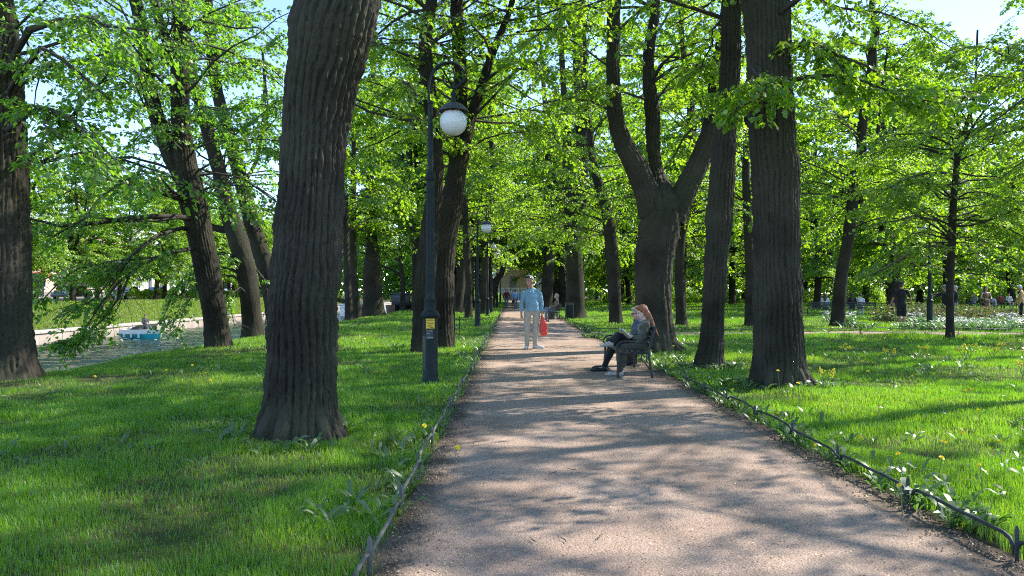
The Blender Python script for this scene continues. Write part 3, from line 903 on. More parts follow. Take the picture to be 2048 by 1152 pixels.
def woods():
    """the far edge of the park, which reads as one mass"""
    g = np.random.default_rng(17)
    n = 150000
    t = g.uniform(0, 1, n)
    x = -60 + 260 * t
    y = 165 + 14 * np.sin(x * .05) + g.uniform(-7, 7, n)
    top = 15 + 5 * vnoise(np.stack([x * .09, x * 0, x * 0], -1), 3) + 3 * vnoise(np.stack([x * .3, x * 0, x * 0 + 5], -1), 4)
    z = top * g.random(n) ** .8
    pos = np.stack([x, y, z], -1)
    ac = Acc()
    V, f = leaf_geo(pos, g.normal(0, 1, (n, 3)), g.normal(0, 1, (n, 3)) + np.array([0, 0, .7]), g.uniform(.5, .9, n), True)
    ac.add(V, f, rnd=np.clip(g.normal(.5, .2, n) + .3 * vnoise(pos * .25, 8), 0, 1))
    tag(link('woods', ac.mesh('woods', M_LEAF)), 'dense green woods closing the view at the far edge of the park', 'woods', kind='stuff')
# ------------------------------------------------------------------ ground
def soilmat():
    m, nt, N, L, out = _nt('lawn_soil')
    b = N('ShaderNodeBsdfPrincipled'); L(b.outputs[0], out.inputs[0])
    b.inputs['Roughness'].default_value = 0.95; b.inputs['Specular IOR Level'].default_value = 0.15
    tc = N('ShaderNodeTexCoord')
    n = N('ShaderNodeTexNoise'); n.inputs['Scale'].default_value = 0.9; n.inputs['Detail'].default_value = 8
    L(tc.outputs['Object'], n.inputs[0])
    r = N('ShaderNodeValToRGB')
    e = r.color_ramp.elements
    e[0].position = .33; e[0].color = (0.075, 0.062, 0.036, 1)
    e[1].position = .66; e[1].color = (0.055, 0.085, 0.016, 1)
    e.new(0.5).color = (0.068, 0.068, 0.026, 1)
    L(n.outputs[0], r.inputs[0])
    n2 = N('ShaderNodeTexNoise'); n2.inputs['Scale'].default_value = 30; n2.inputs['Detail'].default_value = 5
    L(tc.outputs['Object'], n2.inputs[0])
    mx = N('ShaderNodeMixRGB'); mx.blend_type = 'MULTIPLY'; mx.inputs[0].default_value = 0.7
    r2 = N('ShaderNodeValToRGB'); r2.color_ramp.elements[0].position = .3; r2.color_ramp.elements[0].color = (.45, .45, .45, 1)
    r2.color_ramp.elements[1].position = .7; r2.color_ramp.elements[1].color = (1.3, 1.3, 1.3, 1)
    L(n2.outputs[0], r2.inputs[0]); L(r.outputs[0], mx.inputs[1]); L(r2.outputs[0], mx.inputs[2])
    L(mx.outputs[0], b.inputs['Base Color'])
    bp = N('ShaderNodeBump'); bp.inputs['Strength'].default_value = .8; bp.inputs['Distance'].default_value = .03
    L(n2.outputs[0], bp.inputs['Height']); L(bp.outputs[0], b.inputs['Normal'])
    return m


def gravelmat(name='path_gravel', edges=True):
    m, nt, N, L, out = _nt(name)
    b = N('ShaderNodeBsdfPrincipled'); L(b.outputs[0], out.inputs[0])
    b.inputs['Roughness'].default_value = 0.93; b.inputs['Specular IOR Level'].default_value = 0.2
    tc = N('ShaderNodeTexCoord')

    def noise(s, d, pos=None):
        n = N('ShaderNodeTexNoise'); n.inputs['Scale'].default_value = s; n.inputs['Detail'].default_value = d
        L(tc.outputs['Object'], n.inputs[0]); return n

    def ramp(src, *st):
        r = N('ShaderNodeValToRGB')
        while len(r.color_ramp.elements) < len(st):
            r.color_ramp.elements.new(.5)
        for i, (p, c) in enumerate(st):
            r.color_ramp.elements[i].position = p; r.color_ramp.elements[i].color = rgba(c)
        L(src, r.inputs[0]); return r
    n1 = noise(1.1, 6)
    r1 = ramp(n1.outputs[0], (.32, (0.256, 0.183, 0.147)), (.5, (0.325, 0.237, 0.192)), (.7, (0.386, 0.288, 0.238)))
    n2 = noise(140, 3)
    r2 = ramp(n2.outputs[0], (.3, (.55, .54, .54)), (.5, (1, 1, 1)), (.72, (1.5, 1.48, 1.42)))
    mx = N('ShaderNodeMixRGB'); mx.blend_type = 'MULTIPLY'; mx.inputs[0].default_value = .8
    L(r1.outputs[0], mx.inputs[1]); L(r2.outputs[0], mx.inputs[2])
    col = mx
    # single grains, some pale, some dark
    v = N('ShaderNodeTexVoronoi'); v.inputs['Scale'].default_value = 75
    L(tc.outputs['Object'], v.inputs[0])
    rv = ramp(v.outputs['Color'], (.0, (.5, .48, .46)), (.45, (1, 1, 1)), (1.0, (1.35, 1.33, 1.28)))
    m3 = N('ShaderNodeMixRGB'); m3.blend_type = 'MULTIPLY'; m3.inputs[0].default_value = .55
    L(mx.outputs[0], m3.inputs[1]); L(rv.outputs[0], m3.inputs[2])
    col = m3
    if edges:
        # damp dark earth creeping in along both edges of the path
        sp = N('ShaderNodeSeparateXYZ'); L(tc.outputs['Object'], sp.inputs[0])
        c0 = N('ShaderNodeMath'); c0.operation = 'SUBTRACT'; L(sp.outputs[0], c0.inputs[0]); c0.inputs[1].default_value = 0.92
        ab = N('ShaderNodeMath'); ab.operation = 'ABSOLUTE'; L(c0.outputs[0], ab.inputs[0])
        nz = noise(2.2, 6)
        ma = N('ShaderNodeMath'); ma.operation = 'MULTIPLY_ADD'; L(nz.outputs[0], ma.inputs[0]); ma.inputs[1].default_value = 0.75; L(ab.outputs[0], ma.inputs[2])
        re = ramp(ma.outputs[0], (.0, (0, 0, 0)), (1.0, (0, 0, 0)))
        mr = N('ShaderNodeMapRange'); L(ma.outputs[0], mr.inputs[0])
        mr.inputs[1].default_value = 1.72; mr.inputs[2].default_value = 1.98
        m4 = N('ShaderNodeMixRGB'); L(mr.outputs[0], m4.inputs[0]); L(m3.outputs[0], m4.inputs[1])
        m4.inputs[2].default_value = (0.098, 0.074, 0.056, 1)
        nt.nodes.remove(re)
        col = m4
    L(col.outputs[0], b.inputs['Base Color'])
    n5 = noise(90, 4)
    ad = N('ShaderNodeMath'); ad.operation = 'MULTIPLY_ADD'; L(v.outputs['Distance'], ad.inputs[0]); ad.inputs[1].default_value = -0.5; L(n5.outputs[0], ad.inputs[2])
    bp = N('ShaderNodeBump'); bp.inputs['Strength'].default_value = .75; bp.inputs['Distance'].default_value = .012
    L(ad.outputs[0], bp.inputs['Height']); L(bp.outputs[0], b.inputs['Normal'])
    return m


M_SOIL = soilmat()
M_PATH = gravelmat()
M_PATH2 = gravelmat('cross_path_gravel', False)
M_GRASS = leafmat('grass_blade', [(0.045, 0.125, 0.006), (0.088, 0.20, 0.008), (0.145, 0.25, 0.012), (0.18, 0.20, 0.06)],
                  [(0.13, 0.42, 0.006), (0.25, 0.60, 0.008), (0.38, 0.68, 0.012), (0.32, 0.32, 0.08)], tw=0.5, gloss=0.05, rough=0.5)
M_WEED = leafmat('weed_leaf', [(0.045, 0.105, 0.022), (0.075, 0.15, 0.03), (0.13, 0.2, 0.075)],
                 [(0.1, 0.26, 0.02), (0.15, 0.34, 0.02), (0.2, 0.36, 0.06)], tw=0.42, gloss=0.1, rough=0.42)
XL, XR = -0.70, 2.56


def grid_sheet(name, xs, ys, zf, mat, kind='structure'):
    X, Y = np.meshgrid(xs, ys)
    V = np.stack([X, Y, zf(X, Y)], -1).reshape(-1, 3)
    nx, ny = len(xs), len(ys)
    i = np.arange(ny - 1)[:, None] * nx + np.arange(nx - 1)[None]
    f = np.stack([i, i + 1, i + nx + 1, i + nx], -1).reshape(-1, 4)
    return tag(link(name, mesh_np(name, V, [f], mat, None, True)), kind=kind)


def ground():
    xs = np.unique(np.round(np.concatenate([np.linspace(-400, -45, 12), [-37.5, -36.6, -33, -30.02, -30.01], np.linspace(-29, -13, 6), np.arange(-12.3, -6.8, 0.25), np.arange(-6.8, 16, 0.3), np.arange(16, 40, 1.0), np.linspace(42, 400, 24)]), 3))
    ys = np.unique(np.round(np.concatenate([[-60, -20, -8], np.arange(-4, 32, 0.3), np.arange(32, 70, 1.2), np.arange(70, 160, 5), np.linspace(170, 900, 12)]), 3))
    grid_sheet('ground', xs, ys, zg, M_SOIL)
    # path: wavering edges, 5 mm above the ground
    ys = np.concatenate([np.arange(-6, 30, 0.12), np.arange(30, 127, 0.6)])
    u = np.linspace(0, 1, 24)
    el = XL - 0.03 + 0.10 * vnoise(np.stack([ys * 1.7, ys * 0, ys * 0 + 3.3], -1), 1)
    er = XR + 0.02 + 0.12 * vnoise(np.stack([ys * 1.6, ys * 0, ys * 0 + 7.3], -1), 2)
    X = el[:, None] + (er - el)[:, None] * u[None]
    Yg = np.repeat(ys[:, None], 24, 1)
    Z = zg(X, Yg) + 0.012 + 0.006 * vnoise(np.stack([X * 2, Yg * 2, X * 0], -1), 9) - 0.006 * (np.abs(u - .5) * 2)[None] ** 4
    V = np.stack([X, Yg, Z], -1).reshape(-1, 3)
    i = np.arange(len(ys) - 1)[:, None] * 24 + np.arange(23)[None]
    tag(link('path', mesh_np('path', V, [np.stack([i, i + 1, i + 25, i + 24], -1).reshape(-1, 4)], M_PATH, None, True)), kind='structure')
    xs = np.arange(2.68, 60, 0.3)
    w = np.linspace(0, 1, 6)
    e0 = 23.75 + 0.12 * vnoise(np.stack([xs * 1.3, xs * 0, xs * 0], -1), 5)
    e1 = 25.75 + 0.12 * vnoise(np.stack([xs * 1.3, xs * 0 + 4, xs * 0], -1), 6)
    Yg = e0[:, None] + (e1 - e0)[:, None] * w[None]; X = np.repeat(xs[:, None], 6, 1)
    V = np.stack([X, Yg, zg(X, Yg) + 0.03], -1).reshape(-1, 3)
    i = np.arange(len(xs) - 1)[:, None] * 6 + np.arange(5)[None]
    tag(link('cross_path', mesh_np('cross_path', V, [np.stack([i, i + 6, i + 7, i + 1], -1).reshape(-1, 4)], M_PATH2, None, True)), kind='structure')
    # canal
    m, nt, N, L, out = _nt('canal_water')
    b = N('ShaderNodeBsdfPrincipled'); L(b.outputs[0], out.inputs[0])
    b.inputs['Base Color'].default_value = (0.03, 0.055, 0.035, 1); b.inputs['Roughness'].default_value = .05
    b.inputs['IOR'].default_value = 1.33
    tc = N('ShaderNodeTexCoord'); mp = N('ShaderNodeMapping'); mp.inputs['Scale'].default_value = (.8, 1.5, 1)
    mp.inputs['Rotation'].default_value = (0, 0, -.45)
    L(tc.outputs['Object'], mp.inputs[0])
    n = N('ShaderNodeTexNoise'); n.inputs['Scale'].default_value = 4.5; n.inputs['Detail'].default_value = 4; n.inputs['Roughness'].default_value = .6
    L(mp.outputs[0], n.inputs[0])
    bp = N('ShaderNodeBump'); bp.inputs['Strength'].default_value = .6; bp.inputs['Distance'].default_value = .12
    L(n.outputs[0], bp.inputs['Height']); L(bp.outputs[0], b.inputs['Normal'])
    def wave(a, b):
        q = np.stack([a * .9 - b * .35, b * 1.1 + a * .3, a * 0], -1)
        return WATER + (.055 * vnoise(q, 61) + .03 * vnoise(q * 2.3, 62) + .014 * vnoise(q * 5, 63)) * (b < 135)
    grid_sheet('canal_water', np.linspace(-30.2, -10.5, 110), np.unique(np.concatenate([[-60, -10], np.arange(8, 80, .18), np.arange(80, 136, .5), [140, 600]])), wave, m)
    # granite embankment of the far bank
    ms = pmat('embankment_granite', (0.30, 0.25, 0.225), (0.40, 0.35, 0.32), 1.5, .85, .5, 25)
    root = empty('embankment_wall', (-30, 60, WATER), 'low granite embankment wall along the far side of the canal', 'wall')
    mb = MB()
    for y in np.arange(-20, 300, 2.4):
        mb.box((0.02 * math.sin(y * 7), y + 1.2 - 60, 0.22), (0.5, 2.385, 0.9), bev=.015)
    mb.build('wall', ms, root)
    mb = MB()
    for y in np.arange(-20, 300, 3.2):
        mb.box((0.0, y + 1.6 - 60, 0.78), (0.66, 3.188, 0.2), bev=.02)
    mb.build('coping', pmat('coping_granite', (0.36, 0.32, 0.3), (0.46, 0.42, 0.4), 2, .8, .3, 30), root)
    # promenade paving on the far bank
    grid_sheet('promenade', np.linspace(-41.2, -38.9, 4), np.linspace(-20, 260, 80), lambda a, b: a * 0 + .635, pmat('promenade_gravel', (.3, .27, .23), (.38, .34, .3), 2, .9))
    grid_sheet('road', np.linspace(-58, -42, 4), np.linspace(-20, 260, 8), lambda a, b: a * 0 + .64, pmat('asphalt', (.05, .05, .052), (.065, .065, .066), 3, .85))


def blade_geo(p, h, w, az, lean, simple=False, g=rng):
    n = len(p)
    fw = np.stack([np.cos(az), np.sin(az), az * 0], -1)
    a2 = az + PI / 2 + g.normal(0, .5, n)
    sd = np.stack([np.cos(a2), np.sin(a2), az * 0], -1) * (w / 2)[:, None]
    tip = p + fw * (h * lean)[:, None] + np.array([0, 0, 1.0]) * (h * np.sqrt(np.maximum(1 - 0.6 * lean ** 2, .15)))[:, None]
    b = np.arange(n)[:, None]
    if simple:
        V = np.stack([p - sd, p + sd, tip], 1)
        return V.reshape(-1, 3), b * 3 + np.array([0, 1, 2]), None
    mid = p + fw * (h * lean * .28)[:, None] + np.array([0, 0, .58]) * h[:, None]
    V = np.stack([p - sd, p + sd, mid + sd * .8, mid - sd * .8, tip], 1)
    return V.reshape(-1, 3), b * 5 + np.array([0, 1, 2, 3]), b * 5 + np.array([3, 2, 4])


TREE_FEET = [(-1.97, 6.9, .50), (-8.6, 12.6, .75), (3.52, 13.4, .33), (3.9, 10.9, .5), (-7.4, 19, .35), (3.4, 17.8, .6), (-2.15, 17.2, .3), (-1.75, 18.6, .35)]


def lawn_mask(x, y, g):
    k = (x < XL - 0.03 + g.normal(0, .035, len(x))) | (x > XR + 0.05 + np.abs(g.normal(0, .06, len(x))))
    k &= x > -11.0
    k &= ~((x > 2.5) & (y > 23.7) & (y < 25.8))
    for (a, b, r) in TREE_FEET:
        k &= np.hypot(x - a, y - b) > r * 0.9
    # the bench bay
    k &= ~((x < 2.62) & (y > 11.2) & (y < 14.6) & (x > 0))
    return k


def thin(x, y):
    """thin, worn turf: 0 bare .. 1 full"""
    n = vnoise(np.stack([x * .9, y * .9, x * 0 + 2.2], -1), 21) + .5 * vnoise(np.stack([x * 2.3, y * 2.3, x * 0], -1), 22)
    t = np.clip(0.9 + 1.1 * n, 0.36, 1)
    worn = np.clip(1.25 - np.hypot((x + 8.0) / 1.6, (y - 11.3) / 1.5), 0, 1)
    near = np.clip((4.4 - y) * .5, 0, .3) * (x < 0)
    return np.clip(t - worn * .85 - near, .05, 1)


def grass():
    g = np.random.default_rng(5)
    ac = Acc()
    for (y0, y1, dens, w, h, simple) in ((2.3, 4.6, 11500, .0034, .072, False), (4.6, 7.2, 8200, .0044, .08, False), (7.2, 11, 3600, .0072, .085, False), (11, 17, 2000, .0095, .08, True),
                                         (17, 28, 760, .016, .09, True), (28, 50, 210, .03, .10, True), (50, 120, 26, .08, .16, True)):
        xm = .70 * y1 + 1.6
        A = 2 * xm * (y1 - y0)
        n = int(A * dens)
        x = g.uniform(-xm, xm, n); y = g.uniform(y0, y1, n)
        k = lawn_mask(x, y, g) & (np.abs(x) < .70 * y + 1.6)
        x, y = x[k], y[k]
        t = thin(x, y)
        k = g.random(len(x)) < t
        x, y, t = x[k], y[k], t[k]
        edge = np.exp(-np.minimum(np.abs(x - XL), np.abs(x - XR)) / .16)
        cl = vnoise(np.stack([x * 2.6, y * 2.6, x * 0 + 5], -1), 31)
        hh = h * g.uniform(.5, 1.15, len(x)) * (0.45 + .55 * t) * (1 + .35 * cl) * (1 + 1.3 * np.exp(-((y - 23.0) / .6) ** 2) * (x > XR + .3)) * (1 + .75 * edge * (g.random(len(x)) < .6))
        p = np.stack([x, y, zg(x, y) - .006], -1)
        c2 = vnoise(np.stack([x * .45, y * .45, x * 0 + 9], -1), 33)
        rnd = np.clip(.44 + .15 * cl + .22 * c2 + g.normal(0, .14, len(x)), 0, .8)
        dry = g.random(len(x)) < (.02 + .2 * (1 - t))
        rnd = np.where(dry, 1.0, rnd)
        V, q, tr = blade_geo(p, hh, np.full(len(x), w) * g.uniform(.7, 1.2, len(x)), g.uniform(0, 6.28, len(x)), np.abs(g.normal(.3, .22, len(x))).clip(0, 1.1), simple, g)
        if simple:
            ac.add(V, q, rnd=rnd)
        else:
            ac.add(V, q, tr, rnd=rnd)
    # far bank slope, sunlit brightness put into the lighter blade colour
    n = 60000
    x = g.uniform(-37, -30.2, n); y = g.uniform(30, 130, n)
    p = np.stack([x, y, zg(x, y)], -1)
    V, q, tr = blade_geo(p, g.uniform(.1, .22, n), g.uniform(.03, .07, n), g.uniform(0, 6.28, n), g.uniform(0, .6, n), True, g)
    ac.add(V, q, rnd=np.clip(g.normal(.74, .12, n), 0, .9))
    tag(link('grass', ac.mesh('grass', M_GRASS)), 'short green lawn grass, longer along the hoop fences', 'grass', kind='stuff')


def strap_leaves(pos, d, L, w, g, up=0.8):
    """long dandelion / dock leaves: 4 cross sections, arching"""
    n = len(pos)
    hor = norm(np.stack([d[:, 0], d[:, 1], d[:, 0] * 0], -1))
    sd = np.stack([-hor[:, 1], hor[:, 0], hor[:, 0] * 0], -1)
    tw = g.normal(0, .35, n)
    sd = norm(sd + np.array([0, 0, 1.0]) * tw[:, None])
    rows = []
    for s, ww in ((0, .25), (.35, .8), (.7, 1.0), (1.0, .12)):
        z = up * s - up * .55 * s ** 2.4
        c = pos + hor * (L * s * .8)[:, None] + np.array([0, 0, 1.0]) * (L * z)[:, None]
        rows += [c - sd * (w * ww / 2)[:, None], c + sd * (w * ww / 2)[:, None]]
    V = np.stack(rows, 1).reshape(-1, 3)
    b = np.arange(n)[:, None] * 8
    f = np.stack([b + np.array([2 * i, 2 * i + 1, 2 * i + 3, 2 * i + 2]) for i in range(3)], 1).reshape(-1, 4)
    return V, f


def weeds():
    g = np.random.default_rng(6)
    ac = Acc()
    zones = ((2.6, 7, 6.5, .9, 0.7), (7, 12, 8.0, 1.0, 1.0), (12, 22, 5.0, 1.1, 1.0), (22, 45, 1.2, 1.4, 1.0))
    for (y0, y1, dens, sc, _) in zones:
        xm = .70 * y1 + 1.2
        n = int(2 * xm * (y1 - y0) * dens)
        x = g.uniform(-xm, xm, n); y = g.uniform(y0, y1, n)
        k = lawn_mask(x, y, g) & (np.abs(x) < .7 * y + 1.2) & (vnoise(np.stack([x * .8, y * .8, x * 0], -1), 41) + (x > 0) * .3 > -.05)
        x, y = x[k], y[k]
        m = 7
        xx = np.repeat(x, m); yy = np.repeat(y, m)
        k = g.random(len(xx)) < .72
        xx, yy = xx[k], yy[k]
        a = g.uniform(0, 6.28, len(xx))
        d = np.stack([np.cos(a), np.sin(a), a * 0], -1)
        L = g.uniform(.07, .19, len(xx)) * sc
        V, f = strap_leaves(np.stack([xx, yy, zg(xx, yy)], -1), d, L, L * g.uniform(.10, .19, len(xx)), g, g.uniform(.5, 1.25))
        ac.add(V, f, rnd=np.clip(g.normal(.5, .25, len(xx)), 0, 1))
    # docks and plantain crowding the hoop fences
    for (xe, sgn, dens) in ((XL, -1, 7), (XR, 1, 13)):
        n = int(30 * dens)
        y = 4.3 + 26 * g.random(n) ** 1.3
        x = xe + sgn * (np.abs(g.normal(.02, .22, n)) - .02)
        m = 6
        xx = np.repeat(x, m) + g.normal(0, .02, n * m); yy = np.repeat(y, m)
        k = ~((xx < 2.6) & (yy > 11.2) & (yy < 14.6) & (xx > 0)) & ~((xx > 2.5) & (yy > 23.7) & (yy < 25.8))
        xx, yy = xx[k], yy[k]
        a = g.uniform(0, 6.28, len(xx))
        d = np.stack([np.cos(a), np.sin(a), a * 0], -1)
        L = g.uniform(.07, .19, len(xx)) * np.where(g.random(len(xx)) < .2, 1.3, 1)
        V, f = strap_leaves(np.stack([xx, yy, zg(xx, yy)], -1), d, L, L * g.uniform(.10, .2, len(xx)), g, g.uniform(.7, 1.3))
        ac.add(V, f, rnd=np.clip(g.normal(.5, .25, len(xx)), 0, 1))
    # rank growth round the feet of the trees on the right and at the bench
    for (cx, cy, rr, n) in ((3.9, 10.9, .62, 60), (3.52, 13.4, .45, 50), (2.9, 15.2, .5, 45), (2.75, 23.0, .5, 60), (-1.97, 6.9, .62, 22), (4.3, 22.9, 1.6, 60)):
        a = g.uniform(0, 6.28, n); q = rr * g.uniform(.85, 1.35, n)
        x, y = cx + q * np.cos(a), cy - .06 + q * np.sin(a) * .8
        xx, yy = np.repeat(x, 5), np.repeat(y, 5)
        a = g.uniform(0, 6.28, len(xx)); L = g.uniform(.10, .24, len(xx))
        V, f = strap_leaves(np.stack([xx, yy, zg(xx, yy)], -1), np.stack([np.cos(a), np.sin(a), a * 0], -1), L, L * g.uniform(.12, .22, len(xx)), g, 1.15)
        ac.add(V, f, rnd=np.clip(g.normal(.5, .25, len(xx)), 0, 1))
    tag(link('weeds', ac.mesh('weeds', M_WEED, True)), 'broad dandelion and dock leaves scattered through the lawn', 'weeds', kind='stuff')


def litter():
    """pale bud scales on the gravel, clods along its edges"""
    g = np.random.default_rng(8)
    n = 15000
    y = 2.6 + 22 * g.random(n) ** 1.7
    x = g.uniform(XL + .05, XR - .02, n)
    edge = g.random(n) < .3
    x = np.where(edge, np.where(g.random(n) < .5, XL + np.abs(g.normal(0, .22, n)), XR - np.abs(g.normal(0, .25, n))), x)
    p = np.stack([x, y, zg(x, y) + .020], -1)
    a = g.uniform(0, 6.28, n)
    V, f = leaf_geo(p, np.stack([np.cos(a), np.sin(a), g.normal(0, .15, n)], -1), np.array([0, 0, 1.0]) + g.normal(0, .35, (n, 3)), g.uniform(.004, .0135, n) * (1 + .05 * y), True)
    ac = Acc(); ac.add(V, f, rnd=g.random(n))
    m = leafmat('bud_scale', [(.30, .22, .11), (.45, .36, .2), (.58, .5, .32)], [(.3, .22, .1), (.4, .3, .15), (.5, .4, .2)], .2, .03)
    tag(link('litter', ac.mesh('litter', m)), 'pale fallen bud scales strewn over the gravel path', 'litter', kind='stuff')
    n = 5200
    y = 2.6 + 13 * g.random(n) ** 1.4
    s = g.random(n) < .5
    x = np.where(s, XL + .04 + np.abs(g.normal(0, .10, n)), XR - .0 - np.abs(g.normal(0, .12, n)))
    r = g.uniform(.003, .010, n)
    T = norm(np.array([[1, 0, -.3], [-.5, .87, -.3], [-.5, -.87, -.3], [0, 0, 1.0], [.5, .8, .4], [-.9, 0, .4]]))
    V = np.stack([x, y, zg(x, y) + .016], -1)[:, None, :] + T[None] * (r[:, None, None] * g.uniform(.6, 1.3, (n, 6, 1)))
    b = np.arange(n)[:, None] * 6
    ff = np.concatenate([b + np.array(q) for q in ((0, 4, 3), (4, 1, 5), (4, 5, 3), (1, 2, 5), (5, 2, 3), (2, 0, 3), (0, 1, 4))])
    tag(link('clods', mesh_np('clods', V.reshape(-1, 3), [ff], pmat('clod_earth', (.085, .064, .05), (.17, .13, .105), 9, .95))), 'crumbs of dark earth along the path edges', 'soil', kind='stuff')
    mb = MB()
    for k in range(7):
        x, y = g.uniform(XL + .5, XR - .3), g.uniform(3.6, 8)
        a = g.uniform(0, 3)
        q = [(x + .03 * i * math.cos(a) + g.normal(0, .006), y + .03 * i * math.sin(a) + g.normal(0, .006), .026) for i in range(4)]
        o = MB().tube(q, [.003, .0028, .0022, .0015], 5).build('twig', M_TWIG)
        tag(o, 'thin dry twig lying on the gravel path', 'twig', 'dry twigs on the path')
    mb.bm.free()


def dandelions():
    g = np.random.default_rng(15)
    my = pmat('dandelion_petals', (.82, .62, .02), (.88, .72, .03), 40, .7)
    mg = pmat('dandelion_stalk', (.12, .2, .06), (.2, .26, .1), 10, .6)

    def proto(h, lean, tilt):
        r = empty('dandelion', (0, 0, 0), 'yellow dandelion flower on a stalk in the lawn right of the path', 'flower', 'dandelions in the lawn')
        MB().tube([(0, 0, 0), (lean * .4, 0, h * .5), (lean, 0, h)], [.0035, .003, .003], 6).build('stalk', mg, r)
        mb = MB()
        for ring, (n, rr, zz, ln) in enumerate(((14, .02, .004, .02), (12, .014, .009, .015), (8, .007, .012, .009))):
            for i in range(n):
                a = 6.283 * i / n + ring * .3
                c, s = math.cos(a), math.sin(a)
                v = [mb.bm.verts.new(q) for q in ((c * (rr - ln * .7) - s * .0035, s * (rr - ln * .7) + c * .0035, zz), (c * (rr - ln * .7) + s * .0035, s * (rr - ln * .7) - c * .0035, zz),
                                                  (c * rr + s * .004, s * rr - c * .004, zz + .004 + .003 * ring), (c * rr - s * .004, s * rr + c * .004, zz + .004 + .003 * ring))]
                mb.bm.faces.new(v)
        mb.ball((0, 0, .007), (.011, .011, .006), 10)
        bmesh.ops.transform(mb.bm, matrix=Matrix.Translation((lean, 0, h)) @ Euler((tilt, tilt * .5, 0)).to_matrix().to_4x4(), verts=mb.bm.verts[:])
        mb.build('bloom', my, r, smooth=False)
        return r
    pr = [proto(.19, .02, .5), proto(.26, .05, .3), proto(.13, .03, .8), proto(.32, -.03, .2)]
    first = [True] * 4
    # those one can find in the photograph (column, row of the bloom, height)
    pts = []
    for (px, py, h) in ((1652, 804, .2), (1757, 815, .17), (1469, 784, .17), (1556, 825, .15), (1626, 889, .15), (1724, 884, .16), (1799, 915, .17), (1877, 917, .2), (1882, 890, .18), (1918, 866, .2),
                        (2004, 883, .22), (1805, 982, .16), (1965, 934, .2), (1888, 809, .18), (1940, 784, .14), (1925, 782, .15), (1960, 828, .16), (1560, 742, .34), (1600, 768, .3)):
        Y = F * (E - h) / (py - HY)
        pts.append(((px - HX) * Y / F, Y, h))
    for _ in range(95):
        Y = 10.5 + 15 * g.random()
        x = g.uniform(3.2, .68 * Y + .5)
        pts.append((x, Y, g.uniform(.12, .3)))
    for _ in range(16):
        Y = g.uniform(9, 24); pts.append((g.uniform(-6, -1), Y, g.uniform(.1, .2)))
    for (x, y, h) in pts:
        i = int(np.argmin([abs(h - q) for q in (.19, .26, .13, .32)]))
        o = pr[i] if first[i] else copy_tree(pr[i])
        first[i] = False
        s = 1 + max(0, y - 8) * .035
        o.location = (x, y, float(zg(x, y)))
        o.rotation_euler = (0, 0, g.uniform(0, 6.28)); o.scale = (s, s, 1)
        if x < 0:
            o['label'] = 'yellow dandelion flower in the lawn left of the path'
            o['group'] = 'dandelions left of the path'
    # the two beside the left hoop fence
    for (px, py, h, lb) in ((846, 846, .17, 'upright dandelion among broad leaves left of the hoop fence'), (907, 901, .07, 'dandelion leaning out over the gravel from under the left hoop fence')):
        Y = F * (E - h) / (py - HY)
        o = copy_tree(pr[2]); o.location = ((px - HX) * Y / F - (.02 if h > .1 else .0), Y, 0.0 if h > .1 else -.05); o['label'] = lb; del o['group']; o.scale = (1.1, 1.1, 1.1)
        o.rotation_euler = (0, 0, 0)
    # yellow mustard sprigs at the back of the lawn
    ms = []
    for k in range(3):
        r = empty('mustard_plant', (0, 0, 0), 'taller yellow flowering sprig at the back of the right lawn', 'plant', 'yellow sprigs at the back of the lawn')
        mb, mf = MB(), MB()
        for j in range(4):
            a = g.uniform(0, 6.28); t = (.12 * math.cos(a), .12 * math.sin(a), g.uniform(.2, .34))
            mb.tube([(0, 0, 0), (t[0] * .5, t[1] * .5, t[2] * .6), t], .005, 5)
            for _ in range(9):
                mf.ball((t[0] + g.normal(0, .025), t[1] + g.normal(0, .025), t[2] + g.normal(0, .02)), g.uniform(.008, .014), 6)
        mb.build('stalk', mg, r); mf.build('bloom', my, r)
        ms.append(r)
    for k, (px, py) in enumerate(((1843, 690), (1930, 694), (1940, 690), (1985, 692), (2010, 684), (1648, 742), (2045, 720), (1690, 690), (1775, 700))):
        o = ms[k] if k < 3 else copy_tree(ms[k % 3])
        Y = F * (E - .28) / (py - HY)
        Y = min(Y, 21)
        o.location = ((px - HX) * Y / F, Y, 0); o.rotation_euler = (0, 0, g.uniform(0, 6))


